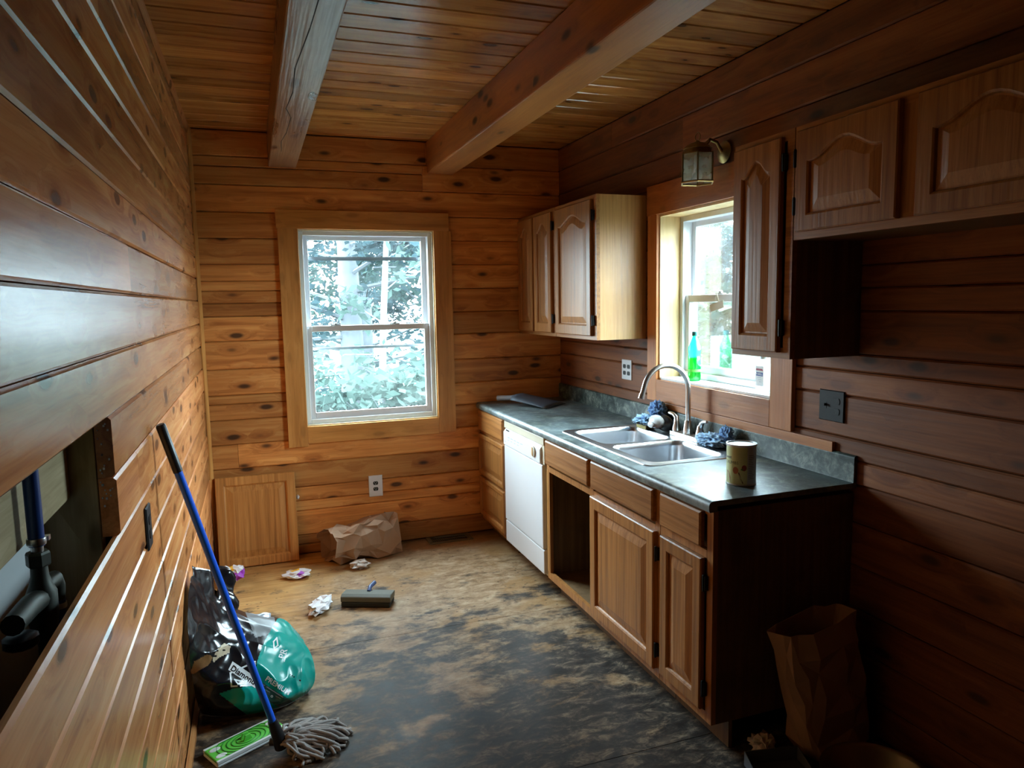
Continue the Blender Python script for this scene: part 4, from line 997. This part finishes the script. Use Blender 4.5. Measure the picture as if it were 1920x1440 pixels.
# string mop
mp = thing('string_mop', 'string mop with blue handle leaning on the left wall', 'mop', (.33, 2.56, 0))
T_ = Vector((.024, 2.36, 1.247)); Bm = ray(524, 1405, 'y', 2.54)
Bm.z = max(Bm.z, .07)
dv = (Bm-T_)
MB().tube([T_+dv*.125, T_+dv*.945], .0125, 16).build('handle', m_blueh, mp, smooth=True)
MB().tube([T_, T_+dv*.004, T_+dv*.13], [.011, .0145, .0145], 16).build('grip', m_blackpl, mp, smooth=True)
q = MB(); q.tube([T_+dv*.935, T_+dv*.965, T_+dv*1.0, T_+dv*1.03], [.016, .020, .022, .026], 14); q.tube([Bm+Vector((-.03, .02, -.02)), Bm+Vector((.06, -.01, -.025))], .014, 10)
q.build('socket', m_blackpl, mp, smooth=True)
r = random.Random(77)
hc = Vector((.43, 2.575, 0)); s0 = Bm+Vector((.015, .0, -.015))
for k in range(96):
    a = r.uniform(-2.2, 2.4); rad = r.uniform(.04, .135)
    e = hc+Vector((math.cos(a)*rad*1.05, math.sin(a)*rad*.95, 0)); top = r.uniform(.02, .060)*(1-rad*2.2)+.02
    m1 = s0.lerp(e, .35)+Vector((r.uniform(-.02, .02), r.uniform(-.02, .02), 0)); m1.z = top+r.uniform(0, .02)
    m2 = s0.lerp(e, .75)+Vector((r.uniform(-.025, .025), r.uniform(-.02, .02), 0)); m2.z = top*.8
    e.z = .006+r.uniform(0, .02)
    st = s0+Vector((r.uniform(-.015, .03), r.uniform(-.02, .025), r.uniform(-.01, .01)))
    e2 = e+Vector((r.uniform(-.04, .04), r.uniform(-.03, .03), 0)); e2.z = .006
    cps = [st, m1, m2, e, e2]; pts = []
    for i in range(4):
        p0, p1, p2, p3 = cps[max(0, i-1)], cps[i], cps[i+1], cps[min(4, i+2)]
        for t in (0, .33, .66): pts.append(.5*((2*p1)+(-p0+p2)*t+(2*p0-5*p1+4*p2-p3)*t*t+(-p0+3*p1-3*p2+p3)*t**3))
    pts.append(e2)
    for p_ in pts: p_.z = max(p_.z, .0062)
    MB().tube(pts, .0056, 6).build('strand', m_strand, mp, smooth='all')

# floor vent
vt = thing('floor_vent', 'dark brown metal floor register against the far wall', 'vent', (1.475, 4.60, 0))
v0, v1, v2, v3 = 1.325, 1.625, 4.535, 4.672
rect = MB()
rect.box(v0, v2, .001, v1, v2+.022, .008); rect.box(v0, v3-.022, .001, v1, v3, .008); rect.box(v0, v2+.022, .001, v0+.03, v3-.022, .008); rect.box(v1-.03, v2+.022, .001, v1, v3-.022, .008)
rect.build('flange', m_ventm, vt, bevel=.002)
MB().box(v0+.02, v2+.015, .0008, v1-.02, v3-.015, .0018).build('duct_opening', m_socket, vt)
for k in range(17):
    a = v0+.036+k*.0142
    MB().prism([(a, .0065), (a+.002, .0065), (a+.006, .002), (a+.004, .002)], 'y', v2+.022, v3-.022).build('slat', m_ventm, vt)
MB().box(v0+.03, (v2+v3)/2-.003, .0045, v1-.03, (v2+v3)/2+.003, .0075).build('cross_bar', m_ventm, vt)

# metal pan and dust pan in the dark near corner
mp2 = thing('metal_bowl', 'round metal bowl on the floor in the dark near corner', 'bowl', (2.09, 1.615, 0))
q = MB(); q.lathe([(.10, .002), (.13, .02), (.158, .075), (.168, .083), (.172, .083), (.172, .079), (.160, .071), (.134, .018), (.104, .0)], (2.09, 1.615, 0), 40, cap=False); q.build('bowl_wall', simple('dull_brassy_steel', (.34, .31, .22), .35, 1.0), mp2, smooth=True)
MB().lathe([(.102, .001), (.102, .004)], (2.09, 1.615, 0), 32).build('bowl_base', simple('dull_steel', (.35, .36, .34), .5, 1.0), mp2)
q = MB(); c0 = Vector((1.86, 1.86, 0))
q.add([(1.80, 1.90, .004), (1.99, 1.86, .004), (1.97, 1.72, .004), (1.77, 1.76, .004), (1.80, 1.90, .055), (1.99, 1.86, .055), (1.97, 1.72, .010), (1.77, 1.76, .010)], [(0, 1, 2, 3), (0, 1, 5, 4), (1, 2, 6, 5), (3, 0, 4, 7)])
o = q.build('dustpan', m_dpan); s = o.modifiers.new('solid', 'SOLIDIFY'); s.thickness = .003; tag(o, 'dark grey dustpan on the floor beside the crumpled tissue', 'dustpan')

# dog food bag
ctrl = [
 [(.030,2.93,.002),(.09,2.89,.002),(.17,2.865,.002),(.26,2.86,.002),(.35,2.88,.002),(.43,2.94,.002)],
 [(.020,2.85,.10),(.09,2.81,.09),(.18,2.80,.08),(.27,2.81,.07),(.38,2.85,.065),(.462,2.94,.05)],
 [(.016,2.76,.27),(.09,2.78,.23),(.18,2.82,.20),(.27,2.86,.175),(.37,2.92,.15),(.455,3.0,.11)],
 [(.016,2.75,.44),(.09,2.86,.33),(.17,2.92,.285),(.26,2.97,.25),(.36,3.04,.21),(.43,3.08,.15)],
 [(.016,2.97,.545),(.085,3.10,.41),(.165,3.06,.33),(.26,3.12,.275),(.35,3.18,.225),(.41,3.2,.14)],
 [(.018,3.16,.40),(.09,3.26,.33),(.17,3.26,.25),(.26,3.28,.20),(.345,3.3,.15),(.40,3.29,.09)],
 [(.030,3.33,.002),(.09,3.36,.002),(.17,3.36,.002),(.26,3.36,.002),(.34,3.35,.002),(.385,3.33,.002)]]
def cr1(p0, p1, p2, p3, t): return .5*((2*p1)+(-p0+p2)*t+(2*p0-5*p1+4*p2-p3)*t*t+(-p0+3*p1-3*p2+p3)*t**3)
def crow(row, u):
    n = len(row)-1; s = min(n-1e-6, u*n); i = int(s); t = s-i; g = lambda k: Vector(row[max(0, min(n, k))]); return cr1(g(i-1), g(i), g(i+1), g(i+2), t)
NU, NV = 180, 200; pts = []
for j in range(NV+1):
    for i in range(NU+1):
        col = [crow(r_, i/NU) for r_ in ctrl]; p = crow(col, j/NV)
        k = min(1, p.z/.04); so = Vector((1.7, 4.2, 8.1))
        w1_ = 1-abs(mnoise.noise(p*7+so))*2; w2_ = mnoise.noise(p*16+so)
        w3_ = 1-abs(mnoise.noise(p*13+so*2))*2.5; p = p+Vector((.35, -1, .5))*(.016*w1_*k+.006*w2_*k+.005*w3_*k)
        p.x = max(p.x, .013); p.z = max(p.z, .002); pts.append(p)
fs = [(j*(NU+1)+i, j*(NU+1)+i+1, (j+1)*(NU+1)+i+1, (j+1)*(NU+1)+i) for j in range(NV) for i in range(NU)]
bag = thing('pet_food_bag', 'slumped black and teal pet food bag with white lettering against the left wall', 'bag', (.2, 3.05, 0))
def inpoly(x, y, P):
    c = False; n = len(P)
    for i in range(n):
        (x1_, y1_), (x2_, y2_) = P[i], P[(i+1) % n]
        if (y1_ > y) != (y2_ > y) and x < (x2_-x1_)*(y-y1_)/(y2_-y1_)+x1_: c = not c
    return c
TEAL = [(503,1190),(520,1160),(575,1150),(640,1230),(640,1360),(540,1360),(470,1345),(410,1300),(440,1290),(475,1285),(482,1240),(492,1210)]
INFO = [(492,1280),(560,1322),(548,1336),(484,1306)]
DOGC = [(398,1236),(404,1222),(420,1206),(432,1212),(430,1224),(412,1232),(400,1242)]
DOGB = [(356,1262),(364,1240),(390,1226),(398,1232),(392,1246),(362,1264)]
SILV = [(456,1138),(512,1146),(520,1186),(478,1196)]
q = MB(); q.add([p[:] for p in pts], fs)
for i, f in enumerate(q.f):
    c_ = (pts[f[0]]+pts[f[2]])/2; X_, Y_ = pix(c_)
    q.m[i] = 2 if inpoly(X_, Y_, INFO) else 1 if inpoly(X_, Y_, TEAL) else 3 if inpoly(X_, Y_, DOGC) else 4 if inpoly(X_, Y_, DOGB) else 5 if inpoly(X_, Y_, SILV) else 0
bo = q.build('bag_body', [m_foil, m_teal, m_tealdk, m_dogc, m_dogb, m_baggrey], bag, smooth='all')
s = bo.modifiers.new('solid', 'SOLIDIFY'); s.thickness = .0012; s.offset = -1
bvh = BVHTree.FromPolygons([p for p in pts], fs)
def decal(vs, fs_, mat, name, off=.0022):
    ok = {}; out = []
    for i, (x, y_) in enumerate(vs):
        d = (FF+RR*((x-960)/FPX)-UU*((y_-720)/FPX)).normalized(); h = bvh.ray_cast(CAMP, d)
        if h[0] is None or (h[0]-CAMP).length > 4.2: continue
        n_ = h[1] if h[1].dot(d) < 0 else -h[1]
        ok[i] = len(out); out.append((h[0]-d*off)[:])
    ff = [tuple(ok[i] for i in f) for f in fs_ if all(i in ok for i in f)]
    if not ff: return None
    q = MB(); q.add(out, ff); return q.build(name, mat, bag, recalc=False)
def ptext(s, size, x, y_, ang, mat, name, bold=0, off=.0022, sx=1.0):
    vs, f = text2d(s, size, bold); a = math.radians(ang); ca, sa = math.cos(a), math.sin(a)
    return decal([(x+sx*u*ca+v*sa, y_+sx*u*sa-v*ca) for u, v in vs], f, mat, name, off)
def pline(P, wd_, mat, name, off=.0018, closed=True, n=8):
    vs = []; f = []
    m = len(P)
    for i in range(m if closed else m-1):
        a, b = Vector(P[i]), Vector(P[(i+1) % m]); d = (b-a).normalized(); nn = Vector((-d.y, d.x))*wd_/2
        a2, b2 = a-d*wd_/2, b+d*wd_/2
        for k in range(n+1):
            c_ = a2.lerp(b2, k/n); vs += [tuple(c_+nn), tuple(c_-nn)]
        b0 = len(vs)-2*(n+1); f += [(b0+2*k, b0+2*k+1, b0+2*k+3, b0+2*k+2) for k in range(n)]
    return decal(vs, f, mat, name, off)
def pfill(P, mat, name, off=.0014, n=10):       # convex quad patch
    a, b, c_, d = [Vector(p) for p in P]
    vs = [tuple(a.lerp(b, i/n).lerp(d.lerp(c_, i/n), j/n)) for j in range(n+1) for i in range(n+1)]
    return decal(vs, [(j*(n+1)+i, j*(n+1)+i+1, (j+1)*(n+1)+i+1, (j+1)*(n+1)+i) for j in range(n) for i in range(n)], mat, name, off)
pline([(432, 1262), (478, 1241), (480, 1284), (434, 1287)], 3.0, m_bagwhite, 'logo_frame', .0022)
pline([(440, 1274), (470, 1282), (446, 1282)], 2.4, m_bagwhite, 'logo_frame', .0026)
pfill([(428, 1256), (436, 1240), (486, 1274), (478, 1290)], m_bagwhite, 'logo_banner', .003)
ptext('Diamond', 15.5, 456, 1266, 33, m_foil, 'logo_lettering', .35, .0042, .92)
ptext('PREMIUM', 13.5, 521, 1286, 33, m_bagwhite, 'lettering', .25, .003, .95)
ptext('PR', 17, 531, 1226, -72, m_bagwhite, 'lettering', .2, .0026, 1.0)
for k, (x, y_) in enumerate(((496, 1296), (516, 1308), (536, 1322))):
    ptext('o', 9, x-6, y_-3, 25, m_bagwhite, 'icon', .1)
    for j in range(3): pline([(x+1, y_-3+j*2.6), (x+10, y_+2+j*2.6)], .8, m_baggrey if j else m_silver, 'fine_print', .0024, False, 3)
pline([(494, 1284), (552, 1321)], 1.3, m_silver, 'fine_print', .0024, False)
pline([(537, 1224), (533, 1240)], 1.6, m_bagwhite, 'fine_print', .0024, False, 4)
for (x, y_, s_) in ((408, 1220, 3.2), (420, 1219, 2.6), (403, 1230, 3.4)):
    pline([(x-s_/2, y_), (x+s_/2, y_)], s_, m_foil, 'dog_picture', .0024, False, 3)
pline([(478, 1218), (505, 1238), (540, 1262), (588, 1292)], 3.2, m_foil, 'fold_line', .0012, False, 14)
pline([(533, 1207), (548, 1216), (560, 1232)], 6, m_foil, 'fold_line', .0012, False, 8)
pline([(513, 1203), (519, 1196), (521, 1210), (514, 1216)], 2.5, m_bagwhite, 'print_mark', .0022)
# torn upper flaps
def sheet(P, mat, name, seed, amp=.012, th=.0012, n=12):
    a, b, c_, d = [Vector(p) for p in P]; vs = []
    for j in range(n+1):
        for i in range(n+1):
            p = a.lerp(b, i/n).lerp(d.lerp(c_, i/n), j/n); nn = (b-a).cross(d-a).normalized()
            p += nn*amp*mnoise.noise(p*14+Vector((seed, 0, 0)))*2+nn*amp*.6*mnoise.noise(p*30+Vector((seed, 5, 0))); p.x = max(p.x, .012); vs.append(p[:])
    q = MB(); q.add(vs, [(j*(n+1)+i, j*(n+1)+i+1, (j+1)*(n+1)+i+1, (j+1)*(n+1)+i) for j in range(n) for i in range(n)])
    o = q.build(name, mat, bag, smooth='all'); s = o.modifiers.new('solid', 'SOLIDIFY'); s.thickness = th; return o
R3 = lambda x, y_, Y: ray(x, y_, 'y', Y)
sheet([R3(404, 1150, 3.05), R3(452, 1168, 3.10), R3(436, 1078, 3.28), R3(408, 1058, 3.25)], m_foil, 'torn_flap', 3, .02)
sheet([R3(362, 1140, 2.93), R3(402, 1140, 3.02), R3(398, 1072, 3.12), R3(362, 1060, 3.03)], m_foil, 'torn_flap', 9, .008)
sheet([R3(363, 1122, 2.94), R3(399, 1116, 3.04), R3(388, 1140, 3.02), R3(366, 1138, 2.94)], m_baggrey, 'torn_flap', 5, .004)
sheet([R3(452, 1148, 3.16), R3(506, 1152, 3.22), R3(512, 1186, 3.12), R3(470, 1196, 3.05)], m_silver, 'torn_flap', 12, .012)

# ---------------------------------------------------------------- outside: ground and trees
def ground_mat():
    t = NT('forest_floor'); P = t.n('ShaderNodeNewGeometry').outputs['Position']
    n = t.noise(P, 1.5, 5, .6); c = t.ramp(n, [(.3, (.012, .021, .014)), (.5, (.022, .034, .024)), (.7, (.034, .048, .036))])
    t.pbsdf(c, .95); return t.mat
g = MB().add([(-40, D+.3, -.75), (60, D+.3, -.75), (60, 70, -.2), (-40, 70, -.2)], [(0, 1, 2, 3)])
g.add([(W+.4, -30, -.75), (60, -30, -.75), (60, D+.3, -.75), (W+.4, D+.3, -.75)], [(0, 1, 2, 3)])
struct(g.build('ground', ground_mat()))
def tree(name, label, base, h, r0, n_branch, leafmat, nleaf, spread, seed, lo=.25, bark=m_bark, lsize=.09, lean=(0, 0), droop=0):
    r = random.Random(seed); b = Vector(base); t = thing(name, label, 'tree', base, 'trees outside the windows')
    tp = [b+Vector((lean[0]*k/8*h+r.uniform(-.03, .03)*h*.05, lean[1]*k/8*h, h*k/8)) for k in range(9)]
    MB().tube(tp, [r0*(1-.85*k/8) for k in range(9)], 10).build('trunk', bark, t, smooth=True)
    q = MB(); lv = []; ends = []
    for k in range(n_branch):
        f = lo+(1-lo)*k/n_branch; s = min(7.99, f*8); i = int(s); p = tp[i].lerp(tp[i+1], s-i)
        a = r.uniform(0, 6.283); L = spread*(1.15-f)*r.uniform(.6, 1.2)
        d = Vector((math.cos(a), math.sin(a), r.uniform(-.1, .45)-droop))
        m_ = p+d*L*.5+Vector((r.uniform(-.1, .1), r.uniform(-.1, .1), r.uniform(-.05, .1))); e = p+d*L+Vector((0, 0, -.12*L))
        rr = max(.006, r0*.22*(1-f*.7)); q.tube([p, m_, e], [rr, rr*.6, .003], 5); ends += [(p, m_), (m_, e)]
        for _ in range(2):
            s_ = m_.lerp(e, r.random()); e2 = s_+Vector((r.uniform(-1, 1), r.uniform(-1, 1), r.uniform(-.3, .5)))*L*.35; q.tube([s_, e2], [rr*.4, .002], 4); ends.append((s_, e2))
    if n_branch: q.build('branches', bark, t)
    l = MB(); vs = []; fs_ = []
    for k in range(nleaf):
        p, e = ends[r.randrange(len(ends))]; c_ = p.lerp(e, r.uniform(.25, 1.1))+Vector((r.gauss(0, .12), r.gauss(0, .12), r.gauss(0, .10)))
        u_ = Vector((r.gauss(0, 1), r.gauss(0, 1), r.gauss(0, .6))).normalized(); w_ = u_.cross(Vector((r.gauss(0, 1), r.gauss(0, 1), r.gauss(0, 1)))).normalized(); s_ = lsize*r.uniform(.5, 1.2)
        i0 = len(vs); vs += [(c_-u_*s_)[:], (c_+w_*s_*.45)[:], (c_+u_*s_)[:], (c_-w_*s_*.45)[:]]; fs_.append((i0, i0+1, i0+2, i0+3))
    l.add(vs, fs_); o = l.build('foliage', leafmat, t, recalc=False); o['kind'] = 'stuff'
    return t
# beyond the far window
tree('spruce_tree', 'thick grey trunk seen left of centre through the far window', (1.62, 10.6, -.7), 8.8, .20, 34, m_leafb, 4160, 2.2, 1, .16)
tree('birch_sapling', 'thin pale leaning sapling in the middle of the far window', (1.75, 9.4, -.7), 8.2, .055, 16, m_leafp, 1440, 1.5, 2, .2, m_pale, lean=(.075, 0))
tree('leafy_tree', 'leafy tree right of the sapling beyond the far window', (3.3, 11.5, -.7), 9.6, .12, 34, m_leaf, 8320, 2.4, 3, .08)
tree('leafy_tree', 'pale green tree at the left edge of the far window view', (.2, 12.5, -.7), 10.3, .10, 30, m_leafp, 4800, 2.2, 4, .1)
tree('spruce_tree', 'blue-green tree deep in the woods behind the sapling', (2.6, 16, -.6), 12.7, .18, 40, m_leafb, 10400, 3.0, 5, .05)
tree('leafy_tree', 'distant bushy tree between the trunk and the left frame', (.9, 19, -.6), 14.8, .15, 36, m_leaf, 8320, 3.0, 6, .06)
tree('spruce_tree', 'distant dark tree at the right edge of the far window view', (5.2, 17, -.6), 13.4, .2, 40, m_leafb, 10400, 3.2, 7, .05)
def bush(label, base, h, w_, mat, n, seed):
    r = random.Random(seed); b = Vector(base); t = thing('shrub', label, 'shrub', base, 'shrubs outside the windows'); q = MB(); vs = []; fs_ = []
    for k in range(10):
        a = r.uniform(0, 6.28); q.tube([b, b+Vector((math.cos(a)*w_*.4, math.sin(a)*w_*.3, h*.55)), b+Vector((math.cos(a)*w_*.8, math.sin(a)*w_*.6, h*r.uniform(.7, 1)))], [.014, .009, .003], 5)
    q.build('stems', m_bark, t)
    for k in range(n):
        d = Vector((r.gauss(0, .5), r.gauss(0, .5), r.uniform(0, 1))); c_ = b+Vector((d.x*w_, d.y*w_*.7, d.z*h))
        u_ = Vector((r.gauss(0, 1), r.gauss(0, 1), r.gauss(0, .6))).normalized(); w2 = u_.cross(Vector((r.gauss(0, 1), r.gauss(0, 1), r.gauss(0, 1)))).normalized(); s_ = .10*r.uniform(.5, 1.2)
        i0 = len(vs); vs += [(c_-u_*s_)[:], (c_+w2*s_*.45)[:], (c_+u_*s_)[:], (c_-w2*s_*.45)[:]]; fs_.append((i0, i0+1, i0+2, i0+3))
    l = MB(); l.add(vs, fs_); o = l.build('foliage', mat, t, recalc=False); o['kind'] = 'stuff'
bush('pale green shrub low in the centre of the far window', (2.0, 8.6, -.7), 1.5, .9, m_leafp, 2200, 21)
bush('green shrub low at the left of the far window', (.9, 9.2, -.7), 1.2, .8, m_leaf, 1800, 22)
bush('broad shrub low at the right of the far window', (3.2, 9.4, -.7), 1.7, 1.0, m_leafp, 2200, 23)
# beyond the sink window
tree('spruce_tree', 'thick mossy trunk close outside the sink window', (7.2, 9.7, -.7), 3.1, .30, 34, m_leafb, 2800, 2.4, 11, .1)
tree('leafy_tree', 'twiggy tree behind the cabinet edge of the sink window', (6.6, 7.6, -.7), 3.1, .09, 40, m_leaf, 3000, 1.8, 12, .05)
tree('spruce_tree', 'blue-green tree further back outside the sink window', (11, 12.5, -.6), 4.1, .2, 42, m_leafb, 6500, 3.0, 13, .03)
tree('leafy_tree', 'distant pale tree filling the sink window view', (13, 17.5, -.6), 4.6, .2, 42, m_leafp, 5500, 3.2, 14, .03)
tree('leafy_tree', 'distant green tree to the right in the sink window', (12.5, 8.5, -.6), 4.5, .16, 42, m_leaf, 6000, 3.0, 15, .03)
bush('twiggy shrub low outside the sink window', (6.4, 8.4, -.7), 1.3, .9, m_leaf, 1500, 24)
